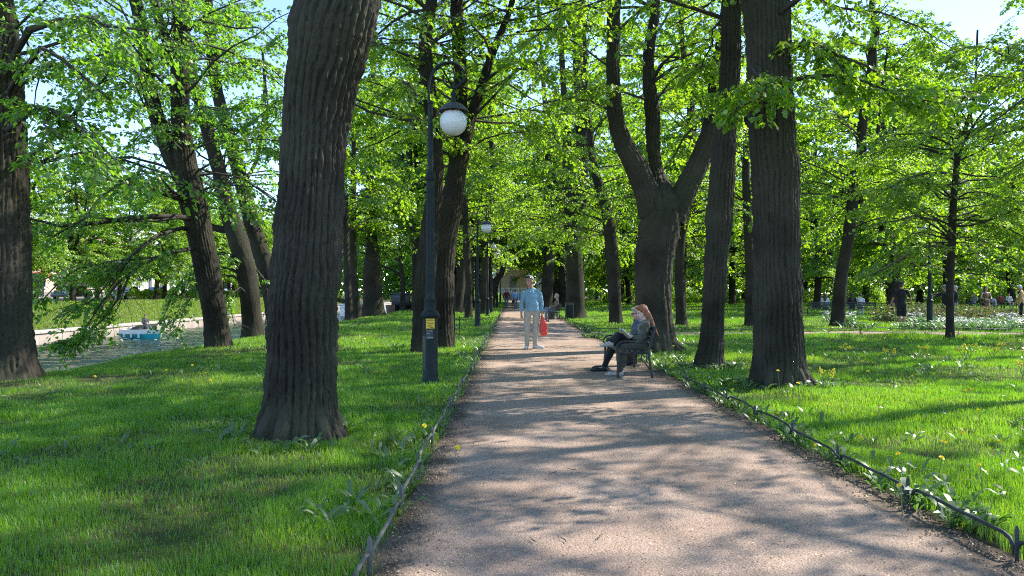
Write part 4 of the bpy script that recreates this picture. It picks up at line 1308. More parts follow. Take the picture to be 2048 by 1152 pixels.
def flower_beds():
    g = np.random.default_rng(19)
    mw = pmat('narcissus_petals', (.72, .72, .66), (.8, .8, .76), 30, .6)
    mo = pmat('tulip_petals', (.62, .28, .2), (.75, .5, .35), 3, .6)
    ml = leafmat('bulb_leaf', [(.04, .1, .04), (.06, .14, .05), (.1, .19, .07)], [(.08, .24, .04), (.14, .32, .05), (.2, .38, .06)], .4, .1)
    mr = leafmat('red_shrub_leaf', [(.09, .065, .03), (.09, .105, .035), (.07, .12, .03)], [(.2, .13, .05), (.2, .22, .05), (.16, .3, .05)], .4, .05)
    ab, aw, ao, ar = Acc(), Acc(), Acc(), Acc()

    def scatter(n, xa, xb, ya, yb):
        return g.uniform(xa, xb, n), g.uniform(ya, yb, n)
    for (xa, xb, ya, yb, n, col) in ((14.8, 20.0, 32.5, 36, 2600, aw), (16.2, 26, 27.5, 33, 6500, aw), (22, 32, 35.5, 38.5, 2200, ao), (12.4, 18, 26.3, 28.5, 2200, None)):
        x, y = scatter(n, xa, xb, ya, yb)
        k = vnoise(np.stack([x * .6, y * .6, x * 0], -1), 51) > -.25
        x, y = x[k], y[k]
        a = g.uniform(0, 6.28, len(x))
        L = g.uniform(.3, .55, len(x))
        V, f = strap_leaves(np.stack([x, y, zg(x, y)], -1), np.stack([np.cos(a), np.sin(a), a * 0], -1), L, L * .06 + .012, g, 1.25)
        ab.add(V, f, rnd=np.clip(g.normal(.5, .25, len(x)), 0, 1))
        if col is not None:
            m = (len(x) * 2) // 5
            xx, yy = x[:m], y[:m]
            k = vnoise(np.stack([xx * .9, yy * .9, xx * 0 + 3], -1), 52) > .2
            xx, yy = xx[k], yy[k]; m = len(xx)
            p = np.stack([xx, yy, zg(xx, yy) + g.uniform(.32, .5, m)], -1)
            for j in range(5):
                aa = j * 1.2566 + g.uniform(0, .4, m)
                V, f = leaf_geo(p, np.stack([np.cos(aa), np.sin(aa), .25 + aa * 0], -1), np.array([0, 0, 1.0]) + g.normal(0, .5, (m, 3)), g.uniform(.045, .07, m), True)
                col.add(V, f)
    x, y = scatter(9000, 17.6, 25, 33.5, 37.5)
    lump = vnoise(np.stack([x * .7, y * .7, x * 0], -1), 55)
    p = np.stack([x, y, g.random(len(x)) * (.62 + .3 * lump)], -1)
    V, f = leaf_geo(p, g.normal(0, 1, (len(x), 3)), g.normal(0, 1, (len(x), 3)) + np.array([0, 0, .6]), g.uniform(.06, .13, len(x)), True)
    ar.add(V, f, rnd=np.clip(g.normal(.5, .25, len(x)), 0, 1))
    tag(link('bulb_foliage', ab.mesh('bulb_foliage', ml, True)), 'grey green strap leaves filling the flower beds', 'plants', kind='stuff')
    tag(link('white_flowers', aw.mesh('white_flowers', mw)), 'white narcissus blooms massed in the flower beds', 'flowers', kind='stuff')
    tag(link('pink_flowers', ao.mesh('pink_flowers', mo)), 'salmon pink tulips at the back of the flower bed', 'flowers', kind='stuff')
    tag(link('red_undergrowth', ar.mesh('red_undergrowth', mr)), 'low reddish leaved shrubs behind the white flowers', 'plants', kind='stuff')


def fences():
    mi = pmat('fence_iron', (.022, .030, .036), (.05, .058, .062), 14, .5, .25, 120, 0.4)
    mw = pmat('fence_iron_worn', (.055, .065, .062), (.18, .17, .155), 9, .7, .4, 90, 0.2)
    g = np.random.default_rng(23)

    def run(label, ax, fixed, a0, a1, step, m, h=.128, rad=.0108):
        base = (fixed, a0, 0) if ax == 1 else (a0, fixed, 0)
        r = empty('hoop_fence', base, label, 'fence')
        n = int((a1 - a0) / step)
        for i in range(n + 1):
            off = g.normal(0, .012)

            def q(s, z, o=0.0):
                return (off + o, s, z) if ax == 1 else (s, off + o, z)
            s0 = i * step
            z0 = float(zg(*((fixed, a0 + s0) if ax == 1 else (a0 + s0, fixed))))
            mb = MB()
            mb.tube([q(s0, z0 - .06), q(s0, z0 + .10), q(s0, z0 + .165), q(s0, z0 + .19)], [.011, .012, .014, .004], 6, .7)
            mb.build('post', m, r)
            if i == n:
                break
            hh = h + g.normal(0, .008); e = .028; t = g.normal(0, .012)
            L = step - 2 * e
            pts = [q(s0 + e, z0 + .01), q(s0 + e, z0 + hh * .62), q(s0 + e + .025, z0 + hh * .9, t * .3), q(s0 + e + .075, z0 + hh, t * .5), q(s0 + e + L * .3, z0 + hh + .004, t), q(s0 + e + L * .5, z0 + hh + g.normal(.002, .006), t * 1.3),
                   q(s0 + e + L * .7, z0 + hh + .004, t), q(s0 + e + L - .075, z0 + hh, t * .5), q(s0 + e + L - .025, z0 + hh * .9, t * .3), q(s0 + e + L, z0 + hh * .62), q(s0 + e + L, z0 + .01)]
            MB().tube(pts, rad, 8).build('rail', m, r, angle=60)
        return r
    run('low worn iron hoop fence along the left edge of the gravel path', 1, XL, 2.66, 60, 1.0, mw)
    run('low dark iron hoop fence along the right edge of the path, up to the bench', 1, XR + .01, 2.80, 11.2, 1.03, mi)
    run('low iron hoop fence right of the path between the bench and the cross path', 1, XR + .08, 14.6, 23.2, 1.03, mi)
    run('low iron hoop fence right of the path beyond the cross path', 1, XR + .05, 26.2, 58, 1.03, mi)
    run('low iron hoop fence along the near side of the cross path', 0, 23.65, 2.75, 24, 1.03, mi)
    run('low iron hoop fence along the far side of the cross path', 0, 25.85, 2.75, 24, 1.03, mi)
# ------------------------------------------------------------------ figures
class Org:
    """overlapping tapered shapes fused into one continuous surface"""
    def __init__(self):
        self.mb = MB()

    def ell(self, c, r, rot=None, n=14):
        self.mb.ball(c, r, n, rot)
        return self

    def cap(self, a, ra, b, rb, n=10):
        a, b = Vector(a), Vector(b)
        d = b - a
        if d.length < abs(ra - rb) + 1e-4 or d.length < 1e-4:
            return self.ell(a if ra > rb else b, max(ra, rb), None, n)
        q = d.to_track_quat('Z', 'Y')
        bm = self.mb.bm
        rings = []
        for c, r, ts in ((a, ra, (-80, -45, -10)), (b, rb, (10, 45, 80))):
            for t in ts:
                z, k = r * math.sin(R(t)), r * math.cos(R(t))
                rings.append([bm.verts.new(c + q @ Vector((k * math.cos(2 * PI * i / n), k * math.sin(2 * PI * i / n), z))) for i in range(n)])
        for u, v in zip(rings, rings[1:]):
            for i in range(n):
                j = (i + 1) % n
                bm.faces.new((u[i], u[j], v[j], v[i]))
        bm.faces.new(list(reversed(rings[0])))
        bm.faces.new(rings[-1])
        return self

    def chain(self, pts, rs):
        for (a, ra), (b, rb) in zip(zip(pts, rs), zip(pts[1:], rs[1:])):
            self.cap(a, ra, b, rb)
        return self

    def build(self, name, mat, parent=None, vox=0.012, smooth=6, disp=0.0, hem=None):
        bm = self.mb.bm
        me = bpy.data.meshes.new('tmp')
        bm.to_mesh(me); bm.free()
        ob = bpy.data.objects.new('tmp', me)
        COL.objects.link(ob)
        md = ob.modifiers.new('r', 'REMESH'); md.mode = 'VOXEL'; md.voxel_size = vox
        if smooth:
            sm = ob.modifiers.new('s', 'SMOOTH'); sm.iterations = smooth; sm.factor = 0.5
        dg = bpy.context.evaluated_depsgraph_get()
        out = bpy.data.meshes.new_from_object(ob.evaluated_get(dg))
        bpy.data.objects.remove(ob); bpy.data.meshes.remove(me)
        out.name = name
        if disp:
            n = len(out.vertices)
            co = np.zeros(n * 3, np.float32); out.vertices.foreach_get('co', co)
            no = np.zeros(n * 3, np.float32); out.vertices.foreach_get('normal', no)
            co, no = co.reshape(-1, 3), no.reshape(-1, 3)
            w = vnoise(co * np.array([16, 16, 7.0]), 3) + .5 * vnoise(co * np.array([34, 34, 20.0]), 4)
            co = co + no * (w * disp)[:, None]
            if hem is not None:                      # a level hem
                co[:, 2] = np.maximum(co[:, 2], hem + .006 * np.sin(co[:, 0] * 40))
            out.vertices.foreach_set('co', co.astype(np.float32).ravel()); out.update()
        out.polygons.foreach_set('use_smooth', np.ones(len(out.polygons), bool))
        out.materials.clear(); out.materials.append(mat)
        return link(name, out, parent)


def V3(*a):
    return Vector(a)


SKIN = pmat('skin', (.50, .30, .22), (.56, .35, .26), 20, .5)
SKIN_T = pmat('skin_tanned', (.36, .19, .125), (.42, .235, .16), 20, .5)
EYE = pmat('eye_dark', (.02, .015, .012), None, 5, .3)
_cm = {}


def cloth(c, c2=None, rough=.85, sc=14):
    k = (tuple(c), tuple(c2) if c2 else None, sc)
    if k not in _cm:
        _cm[k] = pmat('cloth', c, c2 or [x * 1.15 for x in c], sc, rough, .25, 180, spec=.2, sheen=.15)
    return _cm[k]


def standing(h=1.75, stance=.1, arm=.26):
    s = h / 1.75
    J = dict(pelvis=V3(0, 0, .93), chest=V3(0, 0, 1.27), neck=V3(0, -.01, 1.47), head=V3(0, .015, 1.635), yaw=0, pitch=0)
    for sd, k in (('L', -1), ('R', 1)):
        J['sh' + sd] = V3(.185 * k, -.01, 1.41); J['el' + sd] = V3(arm * k, -.02, 1.13); J['wr' + sd] = V3((arm + .01) * k, .05, .89)
        J['hip' + sd] = V3(.09 * k, 0, .91); J['kn' + sd] = V3(stance * k, .015, .49); J['an' + sd] = V3(stance * k, -.02, .085); J['toe' + sd] = V3(stance * k + .03 * k, .16, .03)
    for k in J:
        if isinstance(J[k], Vector):
            J[k] *= s
    J['s'] = s
    return J


def seated(seat=.42, lean=-.1):
    J = dict(pelvis=V3(0, 0, seat + .11), chest=V3(0, lean * .7, seat + .43), neck=V3(0, lean, seat + .62), head=V3(0, lean + .05, seat + .78), yaw=0, pitch=-.3, s=.97)
    for sd, k in (('L', -1), ('R', 1)):
        J['sh' + sd] = V3(.17 * k, lean, seat + .56); J['el' + sd] = V3(.23 * k, lean + .1, seat + .30); J['wr' + sd] = V3(.1 * k, lean + .32, seat + .25)
        J['hip' + sd] = V3(.09 * k, .02, seat + .08); J['kn' + sd] = V3(.1 * k, .44, seat + .09); J['an' + sd] = V3(.1 * k, .46, .085); J['toe' + sd] = V3(.12 * k, .64, .03)
    return J


def hand(o, w, d, up, s=1.0, curl=.5, k=1):
    """palm, four bent fingers of different lengths and a thumb from the side of the palm"""
    d = d.normalized(); up = (up - d * up.dot(d)).normalized(); sd = d.cross(up) * k
    pc = w + d * .045 * s
    o.cap(w, .026 * s, pc + d * .03 * s, .026 * s)
    for i, (off, ln) in enumerate(((-.027, .062), (-.009, .072), (.009, .068), (.026, .052))):
        a = w + d * .075 * s + sd * off * s
        b = a + (d * math.cos(curl * .7) - up * math.sin(curl * .7)) * ln * .5 * s
        c = b + (d * math.cos(curl * 1.9) - up * math.sin(curl * 1.9)) * ln * .5 * s
        o.cap(a, .0105 * s, b, .0095 * s).cap(b, .0095 * s, c, .008 * s)
    a = w + d * .03 * s - sd * .024 * s
    b = a + (d * .6 - sd * .8 - up * .3) * .035 * s
    o.cap(a, .013 * s, b, .011 * s).cap(b, .011 * s, b + (d * .8 - sd * .1 - up * .5) * .03 * s, .009 * s)


def figure(label, loc, rz, J, skin=None, top=None, sleeve='long', bottom=None, legs='long', shoe=None, hair=None, hairstyle='short', cap=None,
           vox=.013, girl=False, dress=None, coat=None, group=None, belly=0.0, hands=True, name='person', extra=None, bare=True):
    skin = skin or SKIN
    r = empty(name, loc, label, 'person', group, rz)
    s = J.get('s', 1.0)
    pv, ch, nk, hd = J['pelvis'], J['chest'], J['neck'], J['head']
    H = Matrix.Translation(hd) @ Euler((J['pitch'], 0, J['yaw'])).to_matrix().to_4x4()

    def hp(x, y, z):
        return H @ Vector((x * s, y * s, z * s))
    hr = (J['pitch'], 0, J['yaw'])
    w = .9 if girl else 1.0
    o = Org()
    o.ell(hp(0, -.012, .03), (.077 * s, .096 * s, .095 * s), hr).ell(hp(0, .022, -.035), (.060 * s, .070 * s, .085 * s), hr)
    o.ell(hp(0, .055, -.085), (.034 * s, .034 * s, .03 * s), hr)                                  # chin
    o.cap(hp(0, .088, .008), .008 * s, hp(0, .108, -.028), .0145 * s)                             # nose
    o.ell(hp(0, .085, -.066), (.024 * s, .012 * s, .009 * s), hr)                                 # lips
    o.ell(hp(0, .074, .028), (.052 * s, .02 * s, .012 * s), hr)                                   # brow
    for k in (-1, 1):
        o.ell(hp(.078 * k, -.005, -.012), (.012 * s, .022 * s, .034 * s), hr)
    o.cap(nk - (nk - ch) * .1, .056 * s * w, hp(0, -.015, -.06), .052 * s * w)
    o.ell(ch, (.148 * s * w, .098 * s, .16 * s)).ell(pv + (ch - pv) * .45, (.125 * s * w, .09 * s, .15 * s)).ell(pv, (.148 * s, .1 * s, .11 * s))
    o.cap(J['shL'], .05 * s, J['shR'], .05 * s)
    arms = {}
    for sd, k in (('L', -1), ('R', 1)):
        sh, el, wr = J['sh' + sd], J['el' + sd], J['wr' + sd]
        o.cap(sh, .048 * s * w, el, .036 * s * w).cap(el, .036 * s * w, wr, .025 * s * w)
        d = (wr - el).normalized()
        if 'ha' + sd in J:
            d = J['ha' + sd]
        upv = J.get('hup' + sd, Vector((k * 1.0, .3, .1)))
        if hands:
            hand(o, wr, d, upv, s * (.92 if girl else 1), J.get('curl' + sd, .5), k)
        else:
            o.cap(wr, .027 * s, wr + d * .09 * s, .026 * s)
        hp_, kn, an, toe = J['hip' + sd], J['kn' + sd], J['an' + sd], J['toe' + sd]
        o.cap(hp_, .075 * s, kn, .052 * s).cap(kn, .05 * s, kn + (an - kn) * .35, .052 * s).cap(kn + (an - kn) * .35, .052 * s, an, .034 * s)
        o.cap(an - Vector((0, 0, .03)), .034 * s, toe + Vector((0, 0, .012)), .026 * s)
    o.build('body', skin, r, vox, 4)
    for k in (-1, 1):
        MB().ball(hp(.031 * k, .0835, .008), (.0135 * s, .007 * s, .0075 * s), 10, hr).build('eye', EYE, r)
    cv = max(vox, .011)
    if top is not None:
        t = Org()
        g = .018 * s
        t.ell(ch, (.158 * s * w + g * .5, .108 * s + g * .6, .17 * s)).ell(pv + (ch - pv) * .45 + Vector((0, belly * .6, 0)), (.138 * s * w + g, .104 * s + g * .5 + belly, .17 * s))
        t.ell(pv + (ch - pv) * .12 + Vector((0, belly * .3, 0)), (.152 * s + g * .6, .108 * s + g * .5 + belly * .5, .12 * s))
        t.cap(J['shL'], .058 * s, J['shR'], .058 * s).cap(ch, .08 * s, nk - (nk - ch) * .22, .068 * s)
        for sd in 'LR':
            t.cap(J['sh' + sd], .05 * s, nk - (nk - ch) * .04, .058 * s)
        if sleeve != 'none' and belly > 0:
            t.ell(pv + Vector((0, belly * .4, -.03)), (.172 * s, .13 * s, .12 * s))
            for k in (-1, 1):
                t.cap(pv + Vector((.07 * k, belly * .3, -.025)), .098 * s, ch + Vector((.062 * k, .0, -.02)), .102 * s)
        for sd in 'LR':
            sh, el, wr = J['sh' + sd], J['el' + sd], J['wr' + sd]
            if sleeve == 'long':
                t.cap(sh, .060 * s * w, el, .052 * s * w).cap(el, .052 * s * w, wr - (wr - el) * .06, .041 * s * w)
            elif sleeve == 'short':
                t.cap(sh, .066 * s * w, sh + (el - sh) * .72, .064 * s * w)
        t.build('top', top, r, cv, 5, .009, (pv.z - .035) if belly > 0 else None)
    if bottom is not None:
        t = Org()
        t.ell(pv + Vector((0, 0, -.01)), (.158 * s, .115 * s, .12 * s))
        for sd in 'LR':
            hp_, kn, an = J['hip' + sd], J['kn' + sd], J['an' + sd]
            if legs == 'long':
                t.cap(hp_, .094 * s, kn, .071 * s).cap(kn, .071 * s, an + (kn - an) * .04, .056 * s)
            else:
                t.cap(hp_, .09 * s, hp_ + (kn - hp_) * .9, .088 * s)
        t.build('trousers' if legs == 'long' else 'shorts', bottom, r, cv, 5, .005)
    if dress is not None:
        t = Org()
        t.ell(ch, (.145 * s, .108 * s, .17 * s)).ell(pv + (ch - pv) * .45, (.125 * s, .1 * s, .15 * s)).ell(pv, (.165 * s, .13 * s, .13 * s))
        t.cap(J['shL'] * .62 + J['shR'] * .38, .04, J['shR'] * .62 + J['shL'] * .38, .04)
        for a in np.linspace(0, 6.283, 15)[:-1]:
            c, q = math.cos(a), math.sin(a)
            t.cap(pv + Vector((.09 * c, .06 * q, 0)), .06, Vector((.215 * c, .18 * q, .42)), .032)
        t.build('dress', dress, r, cv, 4, .004)
    if shoe is not None:
        for sd in 'LR':
            an, toe = J['an' + sd], J['toe' + sd]
            d = (toe - an); d.z = 0 if abs(d.z) < .12 else d.z
            up = Vector((0, 0, 1)) if abs(d.normalized().z) < .7 else Vector((0, 1, 0))
            h0 = an + Vector((0, 0, -.045)) - d.normalized() * .03
            t = Org()
            t.cap(an + Vector((0, 0, -.012)), .047 * s, h0, .042 * s).cap(h0, .042 * s, toe + Vector((0, 0, .008)), .036 * s).cap(toe, .036 * s, toe + d.normalized() * .05 * s, .028 * s)
            t.build('shoe', shoe, r, min(cv, .01), 3)
    if hair is not None:
        t = Org()
        t.ell(hp(0, -.022, .04), (.085 * s, .099 * s, .092 * s), hr)
        if hairstyle == 'short':
            t.ell(hp(0, -.055, .0), (.08 * s, .06 * s, .085 * s), hr)
            t.cap(hp(-.045, .05, .105), .03 * s, hp(.045, .05, .105), .03 * s)
        elif hairstyle == 'bob':
            for k in (-1, 1):
                t.cap(hp(.072 * k, -.005, .05), .03 * s, hp(.076 * k, -.02, -.06), .028 * s)
            t.cap(hp(0, -.07, .03), .06 * s, hp(0, -.07, -.07), .055 * s).cap(hp(-.04, .06, .095), .026 * s, hp(.04, .055, .1), .028 * s)
        else:
            e = J.get('hairend', hp(0, -.12, -.36))
            b0, b1 = hp(0, -.05, .03), hp(0, -.075, -.12)
            for k in (-1, 0, 1):
                o1 = Vector((.05 * k, 0, 0))
                t.chain([hp(.045 * k, -.03, .06), b0 + o1, b1 + o1 * 1.1, (b1 + e) / 2 + o1 * 1.1 + Vector((0, .01, 0)), e + o1 * .8], [.05 * s, .052 * s, .046 * s, .042 * s, .018 * s])
            for k in (-1, 1):
                t.chain([hp(.055 * k, .02, .085), hp(.074 * k, .0, .03), hp(.074 * k, -.03, -.06), b1 + Vector((.066 * k, 0, -.04))], [.03 * s, .026 * s, .026 * s, .03 * s])
            t.cap(hp(-.04, .05, .1), .028 * s, hp(.04, .05, .1), .028 * s)
        t.build('hair', hair, r, min(cv, .009), 6, .002)
    if cap is not None:
        t = Org()
        t.ell(hp(0, -.02, .058), (.093 * s, .106 * s, .088 * s), hr)
        t.ell(hp(0, .105, .058), (.07 * s, .075 * s, .012 * s), (J['pitch'] - .2, 0, J['yaw']))
        t.build('cap', cap, r, min(cv, .01), 3)
    return r, hp, hr, s


def people():
    denim = cloth((.05, .08, .14), (.08, .12, .2))
    black = cloth((.013, .013, .016), (.02, .02, .024))
    # ---- the man with the red bag, standing on the path
    J = standing(1.83, .1, .27)
    J.update(pelvis=V3(-.02, 0, .95), chest=V3(0, 0, 1.24), neck=V3(.0, -.01, 1.455), head=V3(.05, .02, 1.645), yaw=-.75, pitch=-.05,
             shR=V3(.19, -.01, 1.345), elR=V3(.245, -.04, 1.09), wrR=V3(.252, .01, .835), shL=V3(-.19, -.01, 1.345), elL=V3(-.242, -.04, 1.10), wrL=V3(-.252, .03, .86),
             hipR=V3(.10, 0, .91), hipL=V3(-.12, 0, .91), knR=V3(.11, .03, .50), knL=V3(-.10, .02, .50), anR=V3(.115, 0, .09), anL=V3(-.08, -.02, .09), toeR=V3(.15, .16, .035), toeL=V3(-.235, .07, .035), s=1.06)
    J['haR'] = V3(-.08, .1, -1); J['haL'] = V3(-.05, .1, -1); J['curlL'] = 1.4; J['curlR'] = .55
    sw = pmat('sweater_knit', (.17, .31, .42), (.21, .36, .475), 6, .9, .3, 260, spec=.15, sheen=.2)
    r, hp, hr, s = figure('man in a light blue sweater and beige trousers holding a red bag on the path', (.48, 18.3, .012), PI, J, SKIN_T, sw, 'long',
                          cloth((.36, .33, .275), (.42, .385, .32)), 'long', cloth((.55, .55, .52), (.68, .68, .65), .6), pmat('hair_grey', (.13, .12, .115), (.24, .23, .22), 60, .6, .4, 120), 'short',
                          vox=.0075, belly=.022)
    t = Org()                                                                  # polo collar
    for k in (-1, 1):
        t.cap(J['neck'] + V3(.06 * k, -.02, .012), .022, J['neck'] + V3(.035 * k, .085, -.07), .017)
    t.cap(J['neck'] + V3(.06, -.03, .012), .022, J['neck'] + V3(-.06, -.03, .012), .022)
    t.build('collar', cloth((.2, .4, .52), (.26, .46, .58)), r, .008, 2)
    t = Org()
    for k in (-1, 1):
        t.ell(hp(.036 * k, .098, .098), (.036, .014, .026), hr)
        t.cap(hp(.07 * k, .085, .1), .006, hp(.09 * k, -.02, .05), .006)
    t.cap(hp(-.02, .105, .1), .007, hp(.02, .105, .1), .007)
    t.build('sunglasses', pmat('dark_lens', (.012, .012, .016), None, 5, .15), r, .006, 1)
    # red plastic bag: a thing of its own, hanging from the hand
    bx, by, bz = .48 + .272, 18.3 - .05, .012
    b = empty('plastic_bag', (bx, by, bz + .33), 'shiny red plastic carrier bag hanging from the hand of the man', 'bag')
    t = Org()
    t.ell((.02, 0, .17), (.095, .05, .17)).ell((.02, -.01, .07), (.10, .055, .09)).cap((-.03, 0, .26), .055, (-.02, .01, .40), .03).cap((.05, 0, .25), .05, (.015, .01, .40), .026)
    mr = pmat('red_polythene', (.60, .035, .025), (.72, .06, .045), 10, .28, .9, 22)
    t.build('sack', mr, b, .007, 3, .007)
    MB().tube([(-.02, 0, .36), (-.022, .0, .41), (-.015, .01, .45), (-.008, .01, .48)], [.016, .012, .01, .01], 6, .5).tube([(.015, 0, .36), (.012, .0, .41), (-.002, .01, .45), (-.008, .01, .48)], [.016, .012, .01, .01], 6, .5).build('handle', mr, b)

    # ---- the two women on the bench (forward is -X in the world: rz = 90 degrees); origin at the seat, x_local = world Y, y_local = -world X
    ox, oy = 2.19, 12.46

    def L(X, Y, z):
        return V3(Y - oy, -(X - ox), z)
    J = seated(.42)
    J.update(pelvis=L(2.17, 12.46, .53), chest=L(2.19, 12.46, .74), neck=L(2.205, 12.46, .90), head=L(2.165, 12.46, 1.055), pitch=-.42, yaw=0.0,
             shL=L(2.20, 12.30, .84), elL=L(2.13, 12.22, .62), wrL=L(2.01, 12.36, .645), shR=L(2.20, 12.62, .84), elR=L(2.12, 12.68, .62), wrR=L(2.01, 12.58, .645),
             hipL=L(2.16, 12.38, .51), knL=L(1.79, 12.36, .50), anL=L(1.77, 12.33, .09), toeL=L(1.60, 12.31, .04),
             hipR=L(2.16, 12.55, .53), knR=L(1.765, 12.60, .655), anR=L(1.61, 12.30, .57), toeR=L(1.49, 12.24, .52), hairend=L(2.405, 12.42, .67), s=.95)
    J['haL'] = L(1.94, 12.40, .68) - J['wrL']; J['haR'] = L(1.94, 12.54, .68) - J['wrR']; J['hupL'] = V3(0, .3, 1); J['hupR'] = V3(0, .3, 1)
    hr_red = pmat('hair_auburn', (.19, .055, .02), (.31, .11, .045), 34, .38, .45, 70, stretch=(4, 4, .35))
    coatm = cloth((.06, .062, .048), (.085, .087, .068), .9, 5)
    r, hp, hr, s = figure('woman with long auburn hair in an olive coat, reading on the bench', (ox, oy, .0), PI / 2, J, pmat('skin_pale', (.58, .40, .34), (.63, .45, .38), 20, .5), cloth((.16, .15, .14)), 'none',
                          cloth((.011, .011, .018), (.018, .018, .026)), 'long', cloth((.38, .36, .32), (.46, .44, .4), .6), hr_red, 'long', vox=.0072, girl=True)
    t = Org()
    t.ell(J['chest'] + V3(0, -.02, 0), (.175, .115, .17)).ell(J['pelvis'] + V3(0, -.01, .06), (.19, .135, .15)).cap(J['shL'], .06, J['shR'], .06)
    for sd in 'LR':
        t.cap(J['sh' + sd], .07, J['el' + sd], .062).cap(J['el' + sd], .06, J['wr' + sd] + (J['el' + sd] - J['wr' + sd]) * .15, .045)
    q = [L(2.2, 12.24, .50), L(2.05, 12.22, .50), L(1.85, 12.23, .50), L(1.75, 12.24, .44), L(1.745, 12.26, .30), L(1.775, 12.27, .15)]
    t.chain(q, [.075, .06, .05, .045, .05, .055])
    t.chain([L(2.1, 12.25, .48), L(1.92, 12.24, .47), L(1.83, 12.26, .40), L(1.82, 12.27, .2)], [.06, .05, .045, .05])
    t.cap(L(2.235, 12.33, .90), .035, L(2.235, 12.6, .90), .035).cap(L(2.235, 12.33, .90), .035, L(2.12, 12.36, .80), .03)
    t.build('coat', coatm, r, .0105, 3, .008)

    ox2, oy2 = 2.28, 13.22

    def L2(X, Y, z):
        return V3(Y - oy2, -(X - ox2), z)
    J = seated(.42)
    J.update(pelvis=L2(2.2, 13.22, .53), chest=L2(2.22, 13.22, .74), neck=L2(2.25, 13.22, .885), head=L2(2.205, 13.22, 1.02), pitch=-.30, yaw=.05,
             shL=L2(2.25, 13.05, .82), elL=L2(2.12, 12.99, .60), wrL=L2(1.96, 13.1, .60), shR=L2(2.25, 13.39, .82), elR=L2(2.14, 13.45, .6), wrR=L2(1.97, 13.33, .6),
             hipL=L2(2.16, 13.13, .51), knL=L2(1.82, 13.08, .52), anL=L2(1.60, 13.02, .095), toeL=L2(1.42, 12.98, .04), hipR=L2(2.16, 13.31, .51), knR=L2(1.80, 13.34, .52), anR=L2(1.66, 13.36, .095), toeR=L2(1.49, 13.36, .04), s=.95)
    r, hp, hr, s = figure('older woman with short fair hair and glasses, sitting on the far half of the bench', (ox2, oy2, 0), PI / 2, J, SKIN, cloth((.015, .02, .06), (.16, .18, .26), .85, 26), 'long',
                          cloth((.011, .011, .014)), 'long', pmat('black_leather', (.012, .012, .013), None, 8, .35), pmat('hair_fair', (.33, .26, .17), (.46, .39, .28), 40, .5, .5, 100), 'bob', vox=.0085, girl=True)
    mb = MB()
    for k in (-1, 1):
        mb.tube([hp(.034 * k + .024 * math.cos(a), .098, .006 + .02 * math.sin(a)) for a in np.linspace(0, 6.283, 13)], .0028, 5)
        mb.tube([hp(.058 * k, .095, .01), hp(.082 * k, .0, .006)], .0026, 5)
    mb.build('glasses', pmat('spectacle_frame', (.04, .03, .03), None, 5, .3), r)
    # the open book
    b = empty('book', (1.875, 12.46, .70), 'open book with white pages in the hands of the auburn haired woman', 'book')
    b.rotation_euler = (0, R(43), 0)
    pg = pmat('book_pages', (.68, .66, .60), (.75, .73, .67), 30, .8)
    cv = pmat('book_cover', (.42, .36, .24), None, 10, .6)
    for k in (-1, 1):
        MB().box((0, .072 * k, .004), (.205, .14, .016), (.22 * k, 0, 0), bev=.003).build('page_block', pg, b)
        MB().box((0, .075 * k, -.008), (.215, .15, .003), (.22 * k, 0, 0)).build('cover', cv, b)

    # ---- figures on the lawns and farther along the path
    def at(px, py, H, Y):
        return ((px - HX) * Y / F, Y, 0)
    J = standing(1.78, .09, .30)
    J.update(wrL=V3(-.36, .03, .95), elL=V3(-.30, -.04, 1.16), wrR=V3(.38, .1, .97), elR=V3(.31, .0, 1.17), anL=V3(-.05, -.18, .16), knL=V3(-.08, .02, .5), toeL=V3(-.04, -.04, .06), yaw=-.7)
    figure('man in a black cap, black t-shirt and black shorts walking across the lawn', at(1803, 0, 0, 28.7), -.25, J, SKIN_T, black, 'short', black, 'short', cloth((.3, .3, .3)), pmat('hair_dark', (.03, .02, .015), (.05, .035, .025), 40, .5), 'short', black, vox=.011)
    J = standing(1.72)
    J.update(elR=V3(.2, .26, 1.30), wrR=V3(.06, .5, 1.28), elL=V3(-.25, .2, 1.26), wrL=V3(-.2, .5, 1.15), pitch=-.15)
    figure('man in a grey cap and black jacket pointing with outstretched arms beside the slender tree', at(1889, 0, 0, 36.0), 1.25, J, SKIN_T, black, 'long', black, 'long', black, pmat('hair_brown', (.05, .035, .025), (.08, .05, .04), 40, .5), 'short', cloth((.12, .13, .15)), vox=.013)
    J = standing(1.7)
    figure('person in a dark jacket mostly hidden behind the slender tree', at(1911, 0, 0, 36.8), 1.3, J, SKIN, cloth((.03, .032, .04)), 'long', cloth((.2, .22, .25)), 'long', cloth((.4, .4, .4)), pmat('hair_grey2', (.2, .2, .2), (.3, .3, .3), 40, .5), 'short', vox=.015)
    J = standing(1.68)
    J.update(elL=V3(-.26, .02, 1.12), wrL=V3(-.08, .24, 1.02), elR=V3(.26, .02, 1.12), wrR=V3(.08, .24, 1.02))
    r, *_ = figure('young woman with long dark hair in a brown dress, holding a folded jacket', at(1972, 0, 0, 37), PI, J, SKIN, None, 'none', None, 'long', cloth((.05, .04, .03)), pmat('hair_black', (.015, .011, .01), (.03, .02, .018), 40, .45), 'long', vox=.013, girl=True, dress=cloth((.20, .115, .06), (.25, .15, .08)))
    j = empty('folded_jacket', (at(1978, 0, 0, 37)[0], 36.72, .98), 'dark jacket with a white lining folded over the arms of the woman in brown', 'jacket')
    Org().ell((0, 0, 0), (.17, .07, .12)).ell((.1, 0, -.14), (.1, .06, .2)).build('cloth', cloth((.03, .03, .04), (.35, .36, .4), .9, 9), j, .014, 2, .012)
    hb = empty('shoulder_bag', (at(1963, 0, 0, 37)[0], 36.85, .75), 'black shoulder bag at the hip of the woman in brown', 'bag')
